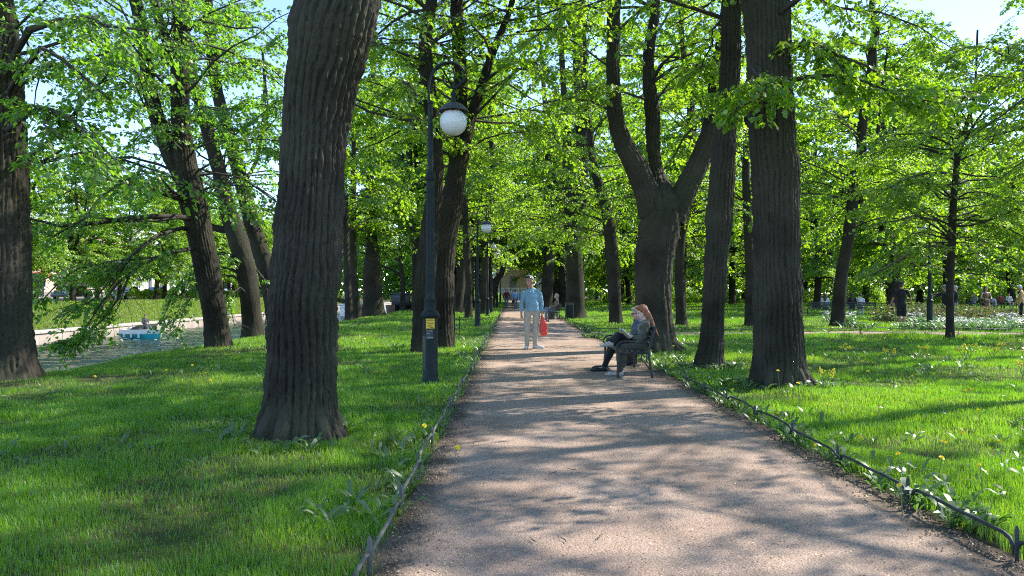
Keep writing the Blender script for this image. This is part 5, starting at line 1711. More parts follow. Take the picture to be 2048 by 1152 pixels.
    Org().ell((0, 0, .02), (.07, .11, .12)).build('pouch', black, hb, .014, 2)
    MB().tube([(0, -.08, .1), (.06, -.03, .5), (.12, .1, .66)], .012, 6).build('strap', black, hb)
    J = standing(1.72); J.update(elR=V3(.24, .14, 1.1), wrR=V3(.2, .3, .8), head=V3(0, .08, 1.59), pitch=-.3)
    figure('older grey haired man in a tan coat at the right edge of the view', at(2043, 0, 0, 34), .9, J, SKIN_T, cloth((.42, .27, .10), (.5, .33, .13)), 'long', black, 'long', black, pmat('hair_silver', (.4, .4, .4), (.5, .5, .5), 40, .5), 'short', vox=.014, belly=.02)
    J = standing(1.66, .09, .25)
    J.update(anL=V3(-.08, -.1, .12), toeL=V3(-.08, .06, .04))
    figure('walker in a dark jacket and jeans with a red strap coming along the path', at(1013, 0, 0, 63), PI, J, SKIN, cloth((.02, .018, .02), (.16, .02, .03), .9, 6), 'long', denim, 'long', black, pmat('hair_dark2', (.02, .015, .012), (.04, .03, .02), 40, .5), 'bob', vox=.014)
    J = standing(1.64, .09, .25)
    figure('walker in a blue jacket with a dark bag going away along the path', at(1031, 0, 0, 62), .1, J, SKIN, cloth((.13, .28, .5), (.18, .34, .56)), 'long', denim, 'long', black, pmat('hair_brown2', (.08, .06, .05), (.12, .09, .07), 40, .5), 'bob', vox=.014)
    hb = empty('handbag', (at(1026, 0, 0, 62)[0], 62, .62), 'dark handbag carried by the walker in blue', 'bag')
    Org().ell((0, 0, 0), (.1, .06, .16)).cap((0, 0, .14), .02, (.03, 0, .4), .015).build('pouch', black, hb, .014, 1)
    # sitters
    J = seated(.42, -.12); J.update(pitch=0.0, knR=V3(.06, .42, .62), anR=V3(-.06, .58, .42), toeR=V3(-.08, .74, .44))
    figure('grey haired sitter in a dark flowered jacket and jeans on the second bench', (2.08, 36.3, 0), PI / 2, J, SKIN, cloth((.014, .012, .014), (.30, .22, .2), .9, 30), 'long', cloth((.16, .2, .26), (.22, .27, .33)), 'long', cloth((.2, .2, .2)), pmat('hair_grey3', (.16, .14, .13), (.26, .24, .23), 40, .5), 'bob', vox=.011)
    for (lb, X, Y, rz, tp, bt, hc, st) in (
            ('dark haired sitter in a white top on the bench behind the crooked tree', 18.5, 44.3, -.5, (.6, .6, .6), (.35, .37, .42), (.03, .015, .012), 'long'),
            ('sitter with long dark hair in black on the bench beside the white flowers', 20.1, 44.3, -.35, (.015, .015, .017), (.4, .42, .46), (.03, .018, .012), 'long'),
            ('sitter in a white shirt on the bench beside the white flowers', 20.6, 44.35, -.5, (.65, .66, .66), (.6, .6, .6), (.06, .045, .035), 'short'),
            ('far sitter in a red top on a bench among the background trunks', 40.4, 62, 2.9, (.2, .04, .05), (.03, .03, .04), (.02, .015, .012), 'bob'),
            ('far sitter in a pale top on a bench among the background trunks', 41.1, 62, 2.9, (.45, .47, .52), (.3, .27, .25), (.02, .015, .012), 'short'),
            ('far sitter in grey with blue jeans left of the woman in brown', 38.2, 62, 2.0, (.2, .22, .23), (.05, .08, .14), (.06, .05, .05), 'short')):
        J = seated(.44, -.1); J['pitch'] = -.1
        figure(lb, (X, Y, 0), rz, J, SKIN, cloth(tp), 'long', cloth(bt), 'long', cloth((.1, .1, .1)), pmat('hair', hc, [c * 1.6 for c in hc], 40, .5), st, vox=.017, hands=False)
# ------------------------------------------------------------------ street furniture
M_IRON = pmat('lamp_paint', (.009, .017, .018), (.015, .026, .026), 9, .5, .12, 160, .0, spec=.22)
M_GLOBE = pmat('opal_globe', (.72, .74, .75), (.77, .78, .78), 3, .28, spec=.3)
M_BENCH = pmat('bench_iron', (.014, .020, .022), (.024, .030, .031), 12, .45, .15, 120, .2)
M_SLAT = pmat('bench_slat', (.022, .026, .025), (.035, .038, .035), 9, .5, .2, 60, stretch=(1, 8, 8))


def lamp_post():
    r = empty('lamp_post', (0, 0, 0), '', 'street lamp')
    MB().lathe([(.165, -.1), (.165, .035), (.158, .05), (.135, .07), (.122, .10), (.116, .13)], 32).build('foot', M_IRON, r)
    MB().lathe([(.116, .12), (.112, .16), (.112, .98), (.116, 1.0), (.13, 1.012), (.14, 1.03), (.142, 1.05), (.128, 1.065), (.122, 1.08), (.118, 1.095), (.098, 1.105), (.088, 1.115), (.086, 1.26), (.09, 1.27), (.084, 1.285)], 36).build('base_column', M_IRON, r)
    MB().lathe([(.074, 1.27), (.071, 1.32), (.069, 1.4), (.060, 2.9), (.058, 3.03), (.062, 3.06)], 96, flute=(16, .011, 1.33, 2.95)).build('shaft', M_IRON, r)
    MB().lathe([(.06, 3.04), (.074, 3.06), (.082, 3.09), (.082, 3.12), (.068, 3.135), (.062, 3.17), (.05, 3.19)], 28).build('collar', M_IRON, r)
    MB().lathe([(.045, 3.17), (.043, 3.25), (.037, 4.1), (.036, 4.19), (.046, 4.2), (.048, 4.225), (.03, 4.24), (.018, 4.25)], 64, flute=(10, .006, 3.26, 4.08)).build('upper_shaft', M_IRON, r)
    sc = [(-.02, 4.22), (-.022, 4.40), (-.012, 4.52), (.025, 4.64), (.095, 4.745), (.19, 4.80), (.29, 4.815), (.38, 4.80), (.46, 4.745), (.505, 4.665), (.50, 4.57), (.445, 4.485), (.355, 4.435), (.265, 4.46), (.205, 4.53), (.195, 4.60)]
    c = catmull(np.array([(x, 0, z, 0) for x, z in sc]), .025)[:, :3]
    MB().tube(c, .019, 10).ball((.195, 0, 4.605), .026, 12).tube([(.33, 0, 4.73), (.352, 0, 4.70), (.362, 0, 4.62), (.352, 0, 4.5), (.352, 0, 4.36)], [.02, .017, .011, .014, .014], 8).build('scroll_arm', M_IRON, r, angle=80)
    cx = .345
    MB().lathe([(.014, 4.40), (.03, 4.375), (.042, 4.36), (.044, 4.34), (.036, 4.33), (.036, 4.235), (.05, 4.225), (.05, 4.21), (.03, 4.12)], 24, (cx, 0, 0)).build('socket', M_IRON, r)
    MB().lathe([(.04, 4.215), (.09, 4.205), (.15, 4.175), (.2, 4.125), (.226, 4.085), (.224, 4.077), (.2, 4.105), (.15, 4.15), (.06, 4.18)], 40, (cx, 0, 0)).build('shade', pmat('shade_metal', (.05, .05, .052), (.09, .09, .09), 7, .45, .2, 40, .5), r)
    MB().ball((cx, 0, 3.925), .203, 40).build('globe', M_GLOBE, r)
    return r


def patch(name, r, a0, a1, z0, z1, mat, parent, dr=.0025):
    """a sheet stuck round a column"""
    n = 8
    mb = MB()
    rows = []
    for z in (z0, z1):
        rows.append([mb.bm.verts.new(((r + dr) * math.cos(a0 + (a1 - a0) * i / n), (r + dr) * math.sin(a0 + (a1 - a0) * i / n), z)) for i in range(n + 1)])
    for i in range(n):
        mb.bm.faces.new((rows[0][i], rows[0][i + 1], rows[1][i + 1], rows[1][i]))
    return mb.build(name, mat, parent)


def lamps():
    l = lamp_post()
    l.location = (-1.22, 11.2, 0.0)
    l['label'] = 'nearest dark green lamp post with a white globe and a yellow sticker on its base'
    ym = pmat('yellow_sticker', (.72, .46, .03), (.78, .52, .05), 8, .6)
    km = pmat('sticker_ink', (.05, .035, .02), None, 8, .7)
    C = -PI / 2 + .11

    def span(x0, x1):
        return C + x0 / .112, C + x1 / .112
    st = patch('sticker', .112, *span(-.066, .066), .845, 1.0 - .005, ym, l)
    # rows of small lettering, too small and worn to read: heading, three slanting lines, a foot line
    g = np.random.default_rng(4)
    for (xa, xb, z, h, gap) in ((-.055, .055, .972, .014, .012), (-.05, -.025, .938, .014, .009), (-.03, .045, .917, .015, .011), (-.028, .012, .885, .02, .012), (.0, .035, .858, .02, .013), (-.055, -.012, .853, .007, .012), (.042, .058, .853, .008, .01)):
        x = xa
        while x < xb:
            w = gap * g.uniform(.45, .75)
            patch('lettering', .112, *span(x, x + w), z - h / 2 * g.uniform(.6, 1), z + h / 2, km, st, .0045)
            x += gap
    st2 = patch('notice', .112, *span(-.062, .045), .695, .832, pmat('dark_notice', (.02, .03, .033), (.05, .06, .065), 60, .6), l)
    wm = pmat('notice_ink', (.4, .42, .42), None, 8, .7)
    patch('notice_mark', .112, *span(-.054, -.03), .802, .826, pmat('red_dot', (.4, .05, .06), None, 8, .6), st2, .0045)
    for (xa, xb, z, h, gap) in ((-.016, .03, .812, .018, .012), (-.05, .0, .772, .022, .013), (-.04, .04, .716, .022, .013), (-.06, .04, .7, .004, .02)):
        x = xa
        while x < xb:
            patch('lettering', .112, *span(x, x + gap * .5), z - h / 2 * g.uniform(.4, 1), z + h / 2 * g.uniform(.5, 1), wm, st2, .0045)
            x += gap
    patch('door', .112, C - 1.5, C - .62, .22, .74, pmat('door_paint', (.013, .023, .025), None, 9, .4), l, .004)
    for k, (y, x, rz, lb) in enumerate(((29.6, -1.36, 0, 'second lamp post along the left edge of the path, globe among leaves'), (50, -1.38, 0, 'third lamp post along the left edge of the path'),
                                        (69, -1.38, 0, 'fourth lamp post along the left edge of the path'), (88, -1.38, 0, 'fifth and farthest lamp post along the left edge of the path'),
                                        (29.8, 16.6, PI, 'lamp post in the right flower bed, its globe hidden in foliage'), (62, 31.4, PI, 'thin far lamp post among the trunks right of the flower bed'))):
        o = copy_tree(l)
        for ch in list(o.children):
            if ch.name.split('.')[0] in ('sticker', 'notice', 'door'):
                for q in list(ch.children):
                    bpy.data.objects.remove(q)
                bpy.data.objects.remove(ch)
        o.location = (x, y, 0); o.rotation_euler = (0, 0, rz); o['label'] = lb
    # camera mast
    r = empty('camera_mast', (-1.40, 43.0, 0), 'slim dark mast with a crossbar carrying a white security camera', 'camera mast')
    MB().lathe([(.13, -.1), (.13, .1), (.09, .14), (.085, .95), (.11, .98), (.11, 1.02), (.06, 1.06), (.045, 1.1), (.04, 4.3), (.02, 4.34)], 20).build('mast', M_IRON, r)
    MB().cyl((-.6, 0, 4.25), (.62, 0, 4.25), .028).build('crossbar', M_IRON, r)
    cm = pmat('camera_housing', (.62, .63, .63), None, 5, .4)
    c = MB().box((.6, -.06, 4.47), (.15, .38, .14), (.1, 0, 0), bev=.03).box((.6, -.1, 4.555), (.18, .42, .015), (.1, 0, 0)).build('camera', cm, r)
    MB().cyl((.6, -.25, 4.45), (.6, -.27, 4.45), .055).build('lens', EYE, c)
    MB().cyl((.6, 0, 4.25), (.6, 0, 4.42), .025).build('bracket', M_IRON, r)
    MB().ball((.34, 0, 4.02), .15, 16).cyl((.34, 0, 4.12), (.34, 0, 4.25), .04).build('dome', cm, r)
    # thin stake in the lawn
    s = MB().tube([(0, 0, -.1), (.01, 0, .9), (0, 0, 1.95)], [.045, .042, .04], 8).build('wooden_stake', M_BARK2, None, loc=(-1.83, 23.5, 0))
    tag(s, 'thin dark wooden stake in the lawn right of the forked lamp tree', 'stake')
    s = MB().cyl((0, 0, -.05), (0, 0, .62), .012).build('marker_rod', M_IRON, None, loc=(-1.72, 24.6, 0))
    tag(s, 'short thin metal rod standing in the lawn by the second lamp', 'rod')


def bench(label, loc, rz, L=1.75, group=None):
    r = empty('park_bench', loc, label, 'bench', group, rz)
    h = L / 2
    for i in range(5):
        MB().box((0, -.17 + i * .092, .425 - .012 * (i == 0)), (L - .02, .075, .028), bev=.006).build('seat_slat', M_SLAT, r)
    for i, (y, z) in enumerate(((-.268, .52), (-.295, .61), (-.325, .70), (-.35, .785))):
        MB().box((0, y, z), (L - .02, .024, .066), (-.3, 0, 0), bev=.006).build('back_slat', M_SLAT, r)
    for k in (-1, 1):
        x = h * k
        mb = MB()
        mb.tube([(x, .245, 0), (x, .25, .1), (x, .235, .3), (x, .24, .42)], [.024, .02, .02, .022], 8)
        mb.tube([(x, -.30, 0), (x, -.29, .1), (x, -.255, .3), (x, -.245, .42), (x, -.275, .55), (x, -.33, .72), (x, -.365, .84)], [.024, .02, .02, .022, .02, .018, .016], 8)
        mb.tube([(x, .25, .40), (x, 0, .395), (x, -.25, .40)], .02, 8)
        mb.build('side_frame', M_BENCH, r, angle=70)
        arm = [(x, -.305, .63), (x, -.24, .60), (x, -.14, .565), (x, -.02, .575), (x, .10, .585), (x, .19, .575), (x, .25, .535), (x, .265, .475), (x, .235, .42), (x, .175, .41), (x, .135, .455), (x, .145, .51), (x, .19, .525), (x, .215, .49), (x, .19, .465)]
        c = catmull(np.array([(*q, 0) for q in arm]), .02)[:, :3]
        MB().tube(c, .0155, 8).build('armrest', M_BENCH, r, angle=80)
        br = [(x, .235, .06), (x, .2, .2), (x, .12, .26), (x, .02, .27), (x, -.05, .33), (x, -.03, .39)]
        c = catmull(np.array([(*q, 0) for q in br]), .02)[:, :3]
        b2 = [(x, -.285, .1), (x, -.2, .22), (x, -.13, .3), (x, -.14, .39)]
        c2 = catmull(np.array([(*q, 0) for q in b2]), .02)[:, :3]
        MB().tube(c, .011, 6).tube(c2, .011, 6).build('brace', M_BENCH, r, angle=80)
    return r


def furniture():
    bench('dark iron scroll armed bench at the path edge where two women sit', (1.945, 12.88, 0.012), PI / 2, 1.72)
    bench('second dark bench right of the path, farther on behind the man', (1.98, 36.3, 0.012), PI / 2, 1.7)
    bench('dark bench seen from behind, left one beyond the crooked tree', (18.4, 44.2, 0), -.35, 1.8)
    bench('dark bench seen from behind, right one beside the white flowers', (20.4, 44.2, 0), -.35, 1.8)
    bench('far bench among the background trunks with two sitters', (40.7, 61.9, 0), 2.9, 1.8)
    bench('far bench among the background trunks, left of the woman in brown', (38.1, 62, 0), 2.0, 1.6)
    b = empty('litter_bin', (2.22, 14.05, 0), 'dark ribbed litter bin standing behind the near bench', 'bin')
    MB().lathe([(.10, 0), (.12, .02), (.14, .42), (.155, .44), (.155, .47), (.13, .47), (.12, .3), (.1, .05)], 72, flute=(18, .012, .02, .43)).build('urn', pmat('bin_iron', (.012, .012, .013), (.02, .02, .02), 8, .5), b)
    MB().lathe([(.19, -.02), (.19, .03), (.11, .05)], 20).build('foot', M_BENCH, b)
    b = empty('litter_bin', (2.0, 38.0, 0), 'dark litter bin beyond the second bench', 'bin')
    MB().lathe([(.14, 0), (.17, .02), (.19, .6), (.2, .64), (.16, .64), (.14, .1)], 48, flute=(16, .012, .02, .58)).build('urn', M_BENCH, b)
    b = empty('utility_box', (2.95, 38.6, 0), 'grey utility box at the foot of the tall forked trunk', 'box')
    MB().box((0, 0, .42), (.42, .36, .84), bev=.012).build('cabinet', pmat('box_paint', (.07, .075, .075), (.1, .105, .1), 5, .6), b)
    MB().box((0, 0, .86), (.47, .41, .04), bev=.01).build('lid', M_IRON, b)
    MB().box((0, -.184, .42), (.34, .008, .7), bev=.002).build('door', M_IRON, b)


# ------------------------------------------------------------------ canal craft, traffic, buildings
def boats():
    tl = pmat('teal_hull', (.02, .40, .44), (.03, .45, .49), 2, .2)
    wh = pmat('boat_white', (.70, .71, .71), (.78, .78, .78), 4, .25)
    gl = pmat('boat_glass', (.03, .045, .05), None, 4, .08)
    r = empty('motorboat', (-26.2, 53.5, WATER), 'small teal and white motorboat with fenders under way on the canal', 'boat', rz=-.6)
    r.scale = (.84, .9, .74)
    L, W, Hh = 4.6, 1.9, .95

    def hull(z0, z1, mat, name, k0, k1):
        mb = MB()
        rows = []
        for u in np.linspace(0, 1, 13):
            x = -L / 2 + L * u
            w = W / 2 * (1 - max(0, (u - .45) / .55) ** 2.2)
            sheer = .16 * max(0, u - .3)
            rows.append([Vector((x + .12 * (zz > .5) * u, max(w, .01) * kk * sgn, (zz + (sheer if zz > .3 else 0)))) for sgn in (1, -1) for zz, kk in ((z0, k0), (z1, k1))])
        vs = [[mb.bm.verts.new(v) for v in row] for row in rows]
        for a, b in zip(vs, vs[1:]):
            mb.bm.faces.new((a[0], b[0], b[1], a[1])); mb.bm.faces.new((a[3], b[3], b[2], a[2]))
            mb.bm.faces.new((a[1], b[1], b[3], a[3])); mb.bm.faces.new((a[2], b[2], b[0], a[0]))
        mb.bm.faces.new((vs[0][0], vs[0][1], vs[0][3], vs[0][2])); mb.bm.faces.new((vs[-1][1], vs[-1][0], vs[-1][2], vs[-1][3]))
        return mb.build(name, mat, r, angle=35)
    hull(-.25, .449, tl, 'hull', .66, 1.0)
    hull(.45, .84, wh, 'deck', 1.05, .90)
    MB().prism([(-.78, .82), (.78, .82), (.72, 1.28), (-.72, 1.28)], .42, .46).build('windscreen', gl, r)
    for k in (-1, 1):
        MB().prism([(-.9, .84), (.42, .84), (.42, 1.28), (-.5, 1.1)], .74 * k - .015, .74 * k + .015, axis=1).build('side_screen', gl, r)
        for x in (-1.3, -.2, .8):
            MB().lathe([(.02, .1), (.09, .14), (.1, .3), (.09, .48), (.02, .55)], 14, (x, .97 * k * (1 if x < .5 else .93), 0)).build('fender', wh, r)
    MB().box((-1.2, 0, .95), (.5, 1.3, .26), bev=.05).box((-.3, .4, .95), (.45, .45, .3), bev=.05).box((-.3, -.4, .95), (.45, .45, .3), bev=.05).build('seat', wh, r)
    MB().tube([(1.6, -.5, .95), (1.9, -.42, 1.22), (2.35, 0, 1.3), (1.9, .42, 1.22), (1.6, .5, .95)], .018, 6).build('bow_rail', pmat('boat_steel', (.6, .6, .62), None, 4, .2, metal=.9), r)
    MB().box((-2.42, 0, .5), (.32, .4, .8), bev=.08).build('engine', pmat('outboard', (.03, .03, .035), None, 4, .3), r)
    p = figure('helmsman in dark clothes seated in the teal motorboat', (-26.1, 53.4, WATER + .42), -.6 - PI / 2, seated(.4), None, cloth((.05, .05, .07)), 'long', cloth((.1, .1, .12)), 'long', cloth((.2, .2, .2)), pmat('hair_h', (.05, .04, .03), None, 30, .5), 'short', vox=.016, hands=False)
    # foam thrown up by the hull
    g = np.random.default_rng(3)
    mb = MB()
    for i in range(70):
        a = g.uniform(0, 6.28); k = g.uniform(.9, 1.25)
        mb.ball((2.4 * math.cos(a) * k, 1.05 * math.sin(a) * k, .0), (g.uniform(.06, .26), g.uniform(.04, .12), g.uniform(.01, .04)), 6)
    o = mb.build('foam', wh, None, loc=(-26.2, 53.5, WATER)); o.rotation_euler = (0, 0, -.6); o.scale = (.74, .9, 1)
    tag(o, 'white foam on the water round the teal motorboat', 'foam', kind='stuff')
    # moored barge and a pale moored launch, seen between the trunks
    db = pmat('dark_hull', (.012, .018, .035), (.02, .026, .045), 3, .35)

    def craft(nm, label, loc, rz, L, W, Hh, hm, cm, cab):
        b = empty(nm, loc, label, 'boat', rz=rz)
        mb = MB(); rows = []
        for u in np.linspace(0, 1, 11):
            x = -L / 2 + L * u
            w = W / 2 * (1 - max(0, (u - .6) / .4) ** 2.0) * (1 - .25 * max(0, .15 - u) / .15)
            rows.append([mb.bm.verts.new(q) for q in ((x, w * .8 + .01, -.3), (x + .3 * u, w + .01, Hh + .35 * max(0, u - .5)), (x + .3 * u, -w - .01, Hh + .35 * max(0, u - .5)), (x, -w * .8 - .01, -.3))])
        for a, c in zip(rows, rows[1:]):
            for i in range(3):
                mb.bm.faces.new((a[i], c[i], c[i + 1], a[i + 1]))
        mb.bm.faces.new(rows[0]); mb.bm.faces.new(list(reversed(rows[-1])))
        mb.build('hull', hm, b, angle=35)
        MB().box((-L * .1, 0, Hh + cab / 2), (L * .5, W * .62, cab), bev=.08).build('cabin', cm, b)
        MB().box((-L * .1, 0, Hh + cab + .05), (L * .54, W * .7, .1), bev=.03).build('roof', cm, b)
        for k in (-1, 1):
            for i in range(5):
                MB().box((-L * .3 + i * L * .1, W * .31 * k, Hh + cab * .58), (L * .07, .02, cab * .42), bev=.01).build('window', gl, b)
        MB().tube([(L * .25, -.6, Hh + .3), (L * .3, -.5, Hh + .8), (L * .48, 0, Hh + .9), (L * .3, .5, Hh + .8), (L * .25, .6, Hh + .3)], .03, 6).build('rail', cm, b)
        return b
    craft('moored_boat', 'dark blue moored boat half hidden by the bank, beyond the banded old trunk', (-13.6, 93, WATER), PI / 2 + PI, 11, 3.6, 1.7, db, db, 1.4)
    craft('moored_launch', 'white moored launch glimpsed between trunks just past the great trunk', (-15.2, 71, WATER), PI / 2 + PI, 8, 2.8, 1.0, wh, wh, 1.1)


def car(label, loc, rz, col, L=4.3, van=False, group=None):
    r = empty('parked_van' if van else 'parked_car', loc, label, 'van' if van else 'car', group, rz)
    body = pmat('car_paint', col, [c * 1.05 for c in col], 2, .22, spec=.6)
    gl = pmat('car_glass', (.02, .025, .03), None, 4, .08)
    ty = pmat('tyre', (.015, .015, .016), None, 20, .85)
    rim = pmat('rim', (.45, .45, .47), None, 6, .3, metal=.7)
    h = L / 2
    if van:
        W = 2.0
        lower = [(-h, .35), (-h, 1.25), (-h + .02, 2.35), (-h + .15, 2.5), (h - 2.0, 2.5), (h - 1.6, 2.4), (h - .75, 1.35), (h - .1, 1.1), (h, .8), (h, .35)]
        MB().prism(lower, -W / 2, W / 2, bev=.07, axis=1).build('body', body, r)
        for k in (-1, 1):
            MB().prism([(h - 1.85, 1.4), (h - 1.75, 2.2), (h - 1.55, 2.2), (h - .95, 1.4)], W / 2 * k - .012, W / 2 * k + .012, axis=1).build('window', gl, r)
        MB().prism([(-W / 2 + .15, 0), (W / 2 - .15, 0), (W / 2 - .25, 1.05), (-W / 2 + .25, 1.05)], -.012, .012).build('windscreen', gl, r).matrix_local = Matrix.Translation((h - .72, 0, 1.4)) @ Euler((0, R(-39), 0)).to_matrix().to_4x4()
        wr, wx = .36, (h - .95, -h + 1.2)
    else:
        W = 1.76
        lower = [(-h, .32), (-h - .02, .6), (-h + .05, .92), (-h + .9, .98), (h - 1.25, .95), (h - .12, .78), (h, .55), (h - .03, .3)]
        MB().prism(lower, -W / 2, W / 2, bev=.07, axis=1).build('body', body, r)
        roof = [(-h + .45, .95), (-h + 1.05, 1.43), (-.1, 1.48), (.35, 1.44), (h - 1.15, .95)]
        MB().prism(roof, -W / 2 + .1, W / 2 - .1, bev=.06, axis=1).build('cabin', body, r)
        for k in (-1, 1):
            MB().prism([(-h + .62, .98), (-h + 1.12, 1.37), (-.12, 1.41), (-.12, .98)], (W / 2 - .1) * k - .012, (W / 2 - .1) * k + .012, axis=1).build('window', gl, r)
            MB().prism([(-.05, .98), (-.05, 1.41), (.3, 1.38), (h - 1.32, .98)], (W / 2 - .1) * k - .012, (W / 2 - .1) * k + .012, axis=1).build('window', gl, r)
        MB().prism([(-W / 2 + .16, 0), (W / 2 - .16, 0), (W / 2 - .26, .62), (-W / 2 + .26, .62)], -.012, .012).build('windscreen', gl, r).matrix_local = Matrix.Translation((h - 1.17, 0, .97)) @ Euler((0, R(-58), 0)).to_matrix().to_4x4()
        wr, wx = .32, (h - .8, -h + .85)
    for x in wx:
        for k in (-1, 1):
            w = MB().cyl((x, W / 2 * k - .21 * k, wr), (x, W / 2 * k + .008 * k, wr), wr, n=24).build('wheel', ty, r)
            MB().cyl((x, W / 2 * k + .006 * k, wr), (x, W / 2 * k + .018 * k, wr), wr * .66, n=20).build('rim', rim, w)
    for k in (-1, 1):
        MB().ball((h - .06, .62 * k, .68 if not van else .95), (.09, .17, .08), 10).build('headlight', pmat('lamp_glass', (.7, .7, .72), None, 5, .1), r)
        MB().box((-h - .005, .7 * k, .78 if not van else 1.1), (.04, .14, .14 if not van else .4), bev=.01).build('tail_light', pmat('tail_lens', (.3, .01, .01), None, 5, .2), r)
    return r


def building(name, label, x, y0, y1, H, c1, c2, rows, cols, trim, shop=None, z0=.6, W=12):
    r = empty(name, (x, (y0 + y1) / 2, z0), label, 'building')
    Ly = y1 - y0
    MB().box((-W / 2, 0, H / 2), (W, Ly, H)).build('wall', pmat('facade', c1, c2, .5, .9, .15, 40), r)
    MB().box((-W / 2 + .35, 0, H + .16), (W + .5, Ly + .3, .32), bev=.05).build('cornice', pmat('cornice_stone', trim, None, 2, .85), r)
    MB().box((.045, 0, .45), (.09, Ly - .01, .9)).build('plinth', pmat('plinth_stone', (.22, .2, .19), (.28, .26, .25), 1, .9), r)
    gl = pmat('window_glass', (.05, .065, .08), (.09, .11, .13), 1.2, .12)
    fr = pmat('window_frame', (.6, .6, .58), None, 4, .6)
    for i in range(rows):
        z = 2.4 + i * (H - 2.2) / rows
        for j in range(cols):
            y = -Ly / 2 + (j + .5) * Ly / cols
            f = MB().box((.03, y, z), (.1, 1.35, 1.95), bev=.012).build('window', fr, r)
            MB().box((.078, y - .31, z), (.02, .52, 1.7)).box((.078, y + .31, z), (.02, .52, 1.7)).build('pane', gl, f)
            MB().box((.1, y, z - 1.03), (.22, 1.5, .09), bev=.01).build('sill', fr, f)
    if shop:
        for (yy, w, col) in shop:
            MB().prism([(.02, 3.55), (.02, 3.05), (1.3, 2.85), (1.3, 2.95)], yy - w / 2, yy + w / 2, axis=1).build('awning', pmat('awning', col, None, 5, .8), r)
    return r


def far_side():
    car('white van parked behind the tree row across the canal, left of the boat', (-44.0, 66.0, .64), PI / 2 + PI, (.72, .73, .74), 5.9, True)
    specs = ((-44.3, 75.5, (.10, .11, .13), 'dark grey car parked across the canal next to the white van'), (-44.3, 86, (.62, .63, .64), 'white car parked across the canal under the red awning'), (-46.5, 98, (.12, .24, .38), 'blue car parked across the canal beyond the green hedge'),
             (-44.4, 110, (.55, .56, .57), 'silver car parked across the canal at the far end of the row'), (-44.2, 57.5, (.03, .03, .035), 'black car parked across the canal before the white van'))
    for (x, y, c, lb) in specs:
        car(lb, (x, y, .64), PI / 2 + PI, c)
    car('white delivery truck parked across the canal beyond the blue car', (-45.5, 121, .64), PI / 2 + PI, (.70, .70, .70), 6.5, True)
    building('terrace_house', 'cream house with white trimmed windows far across the canal, behind the van', -62, 58, 92, 9.5, (.62, .58, .50), (.66, .62, .54), 2, 9, (.6, .6, .58))
    building('terrace_house', 'pink house with teal and red shop awnings far across the canal', -64, 92.3, 124, 10, (.62, .40, .34), (.66, .45, .38), 2, 8, (.62, .6, .58), ((-8, 6, (.5, .05, .05)), (3, 7, (.03, .25, .22)), (11, 5, (.5, .1, .05))))
    building('terrace_house', 'pale grey house at the far end of the row across the canal', -63, 124.3, 165, 12, (.55, .56, .57), (.6, .61, .62), 3, 10, (.6, .6, .6))
    # clipped hedge on the promenade
    g = np.random.default_rng(44)
    n = 16000
    y = g.uniform(82, 116, n); a = g.uniform(0, PI, n); q = g.uniform(.75, 1.0, n)
    pos = np.stack([-41.6 + .5 * np.cos(a) * q, y, .62 + 1.05 * np.sin(a) * q * (1 + .12 * np.sin(y * 2))], -1)
    ac = Acc(); V, f = leaf_geo(pos, g.normal(0, 1, (n, 3)), g.normal(0, 1, (n, 3)), g.uniform(.1, .18, n), True); ac.add(V, f, rnd=g.uniform(.4, 1, n))
    h = empty('hedge', (0, 0, 0), 'clipped yellow green hedge on the promenade across the canal', 'hedge')
    link('foliage', ac.mesh('foliage', M_LEAF), h)
    # park pavilion closing the path
    st = pmat('pavilion_granite', (.26, .25, .245), (.32, .31, .3), .8, .85, .3, 20)
    yl = pmat('pavilion_stucco', (.58, .44, .24), (.62, .48, .27), .7, .9)
    wh = pmat('pavilion_white', (.66, .66, .65), (.72, .72, .71), 2, .7)
    r = empty('pavilion', (3.5, 130, 0), 'yellow and white columned pavilion with a stone balustrade at the end of the path', 'building')
    MB().box((0, 2, .55), (13, 5, 1.3), bev=.04).build('plinth', st, r)
    for i in range(4):
        MB().box((-3.2, -.75 - .32 * i, .46 - .23 * i - .1), (4.2, .32, .92 - .46 * i * .9 if i < 2 else .25), bev=.01).build('step', st, r)
    MB().box((-3.6, 0, 2.12), (5.4, .26, .14), bev=.02).box((-3.6, 0, 1.27), (5.4, .3, .14), bev=.02).build('balustrade_rail', wh, r)
    for i in range(17):
        MB().lathe([(.09, 1.34), (.06, 1.4), (.11, 1.6), (.06, 1.85), (.09, 2.05)], 12, (-6.0 + i * .3, 0, 0)).build('baluster', wh, r)
    MB().box((3.6, 2.2, 4.1), (5.6, 4, 5.8)).build('wall', yl, r)
    MB().box((-3.4, 4.2, 4.1), (6.6, .3, 5.8)).build('back_wall', yl, r)
    for x in (1.2, 3.0, 4.9, 6.1, -.4, -6.4):
        MB().lathe([(.42, 1.2), (.42, 1.35), (.34, 1.42), (.32, 3.0), (.28, 6.5), (.36, 6.6), (.42, 6.75), (.42, 6.9)], 20, (x, -.05, 0)).build('column', wh, r)
    MB().box((0, 2, 7.3), (13.4, 5, .8), bev=.05).box((0, 2, 7.85), (14, 5.6, .3), bev=.05).build('entablature', wh, r)
    MB().box((-3.4, 3.97, 3.0), (1.0, .12, 2.6)).build('doorway', pmat('door_paint_grey', (.2, .19, .17), None, 3, .8), r)
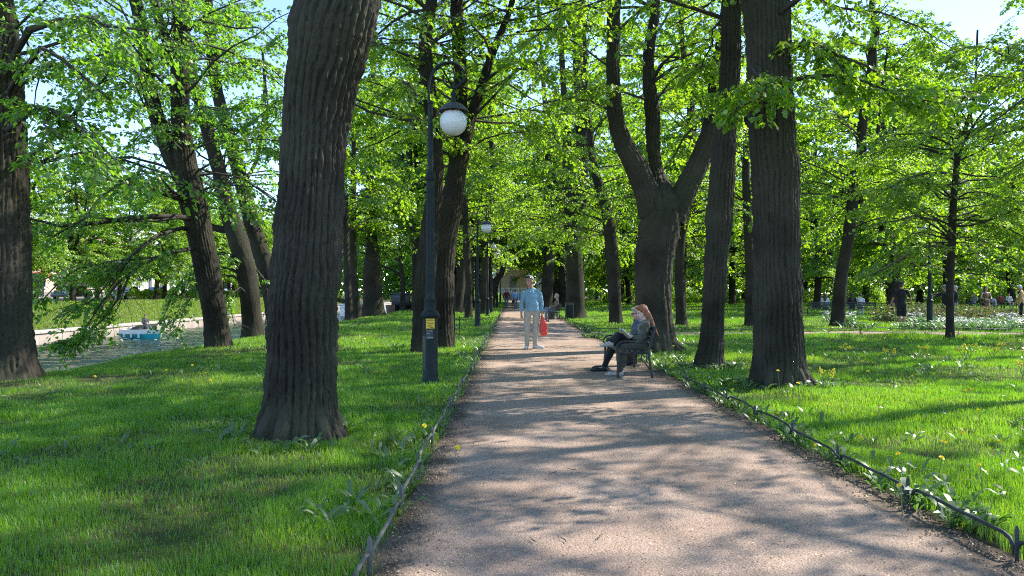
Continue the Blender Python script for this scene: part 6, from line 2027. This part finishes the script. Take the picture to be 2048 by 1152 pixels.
# ------------------------------------------------------------------ light, sky, camera
def light():
    w = bpy.data.worlds.new('World'); scn.world = w; w.use_nodes = True
    nt = w.node_tree
    sky = nt.nodes.new('ShaderNodeTexSky'); sky.sky_type = 'NISHITA'; sky.sun_disc = False
    s = Vector((.91, .415, 0)).normalized(); el = R(43)
    sky.sun_elevation = el; sky.sun_rotation = math.atan2(s.x, s.y)
    sky.air_density = 1.0; sky.dust_density = .0; sky.altitude = 3500; sky.ozone_density = 1.3
    bg = nt.nodes['Background']; bg.inputs[1].default_value = SKY
    nt.links.new(sky.outputs[0], bg.inputs[0])
    l = bpy.data.lights.new('sun', 'SUN'); l.energy = SUN; l.angle = R(.55); l.color = (1.0, .94, .82)
    o = bpy.data.objects.new('sun', l); COL.objects.link(o)
    d = Vector((s.x * math.cos(el), s.y * math.cos(el), math.sin(el)))
    o.rotation_euler = d.to_track_quat('Z', 'Y').to_euler()
    o.location = d * 60
    cam = bpy.data.cameras.new('camera'); co = bpy.data.objects.new('camera', cam); COL.objects.link(co)
    co.location = (0, 0, E); co.rotation_euler = (R(90), 0, 0)
    cam.sensor_width = 36; cam.lens = F / 2048 * 36; cam.shift_y = (HY - 576) / 2048
    cam.clip_start = .05; cam.clip_end = 3000
    scn.camera = co
    v = scn.view_settings
    v.view_transform = 'Standard'; v.look = 'None'; v.exposure = EXPO; v.gamma = 1; v.use_curve_mapping = False
    c = scn.cycles
    c.max_bounces = 7; c.diffuse_bounces = 3; c.glossy_bounces = 3; c.transmission_bounces = 4; c.transparent_max_bounces = 6
    c.caustics_reflective = False; c.caustics_refractive = False
    c.pixel_filter_type = 'BLACKMAN_HARRIS'; c.filter_width = 1.1
    c.use_adaptive_sampling = False
    c.use_denoising = DENOISE; c.denoiser = 'OPENIMAGEDENOISE'; c.denoising_input_passes = 'RGB_ALBEDO_NORMAL'
    c.sample_clamp_indirect = 6
    scn.render.film_transparent = False


DENOISE = False
SUN, SKY, EXPO = 3.2, .15, 1.76
import time
_t = time.time()
for fn in (people, boats, lamps, furniture, far_side, fences, dandelions, ground, litter, trees_near, trees_far, woods, shrubs_far, grass, weeds, flower_beds, light):
    fn()
    print('STEP', fn.__name__, round(time.time() - _t, 1), flush=True)
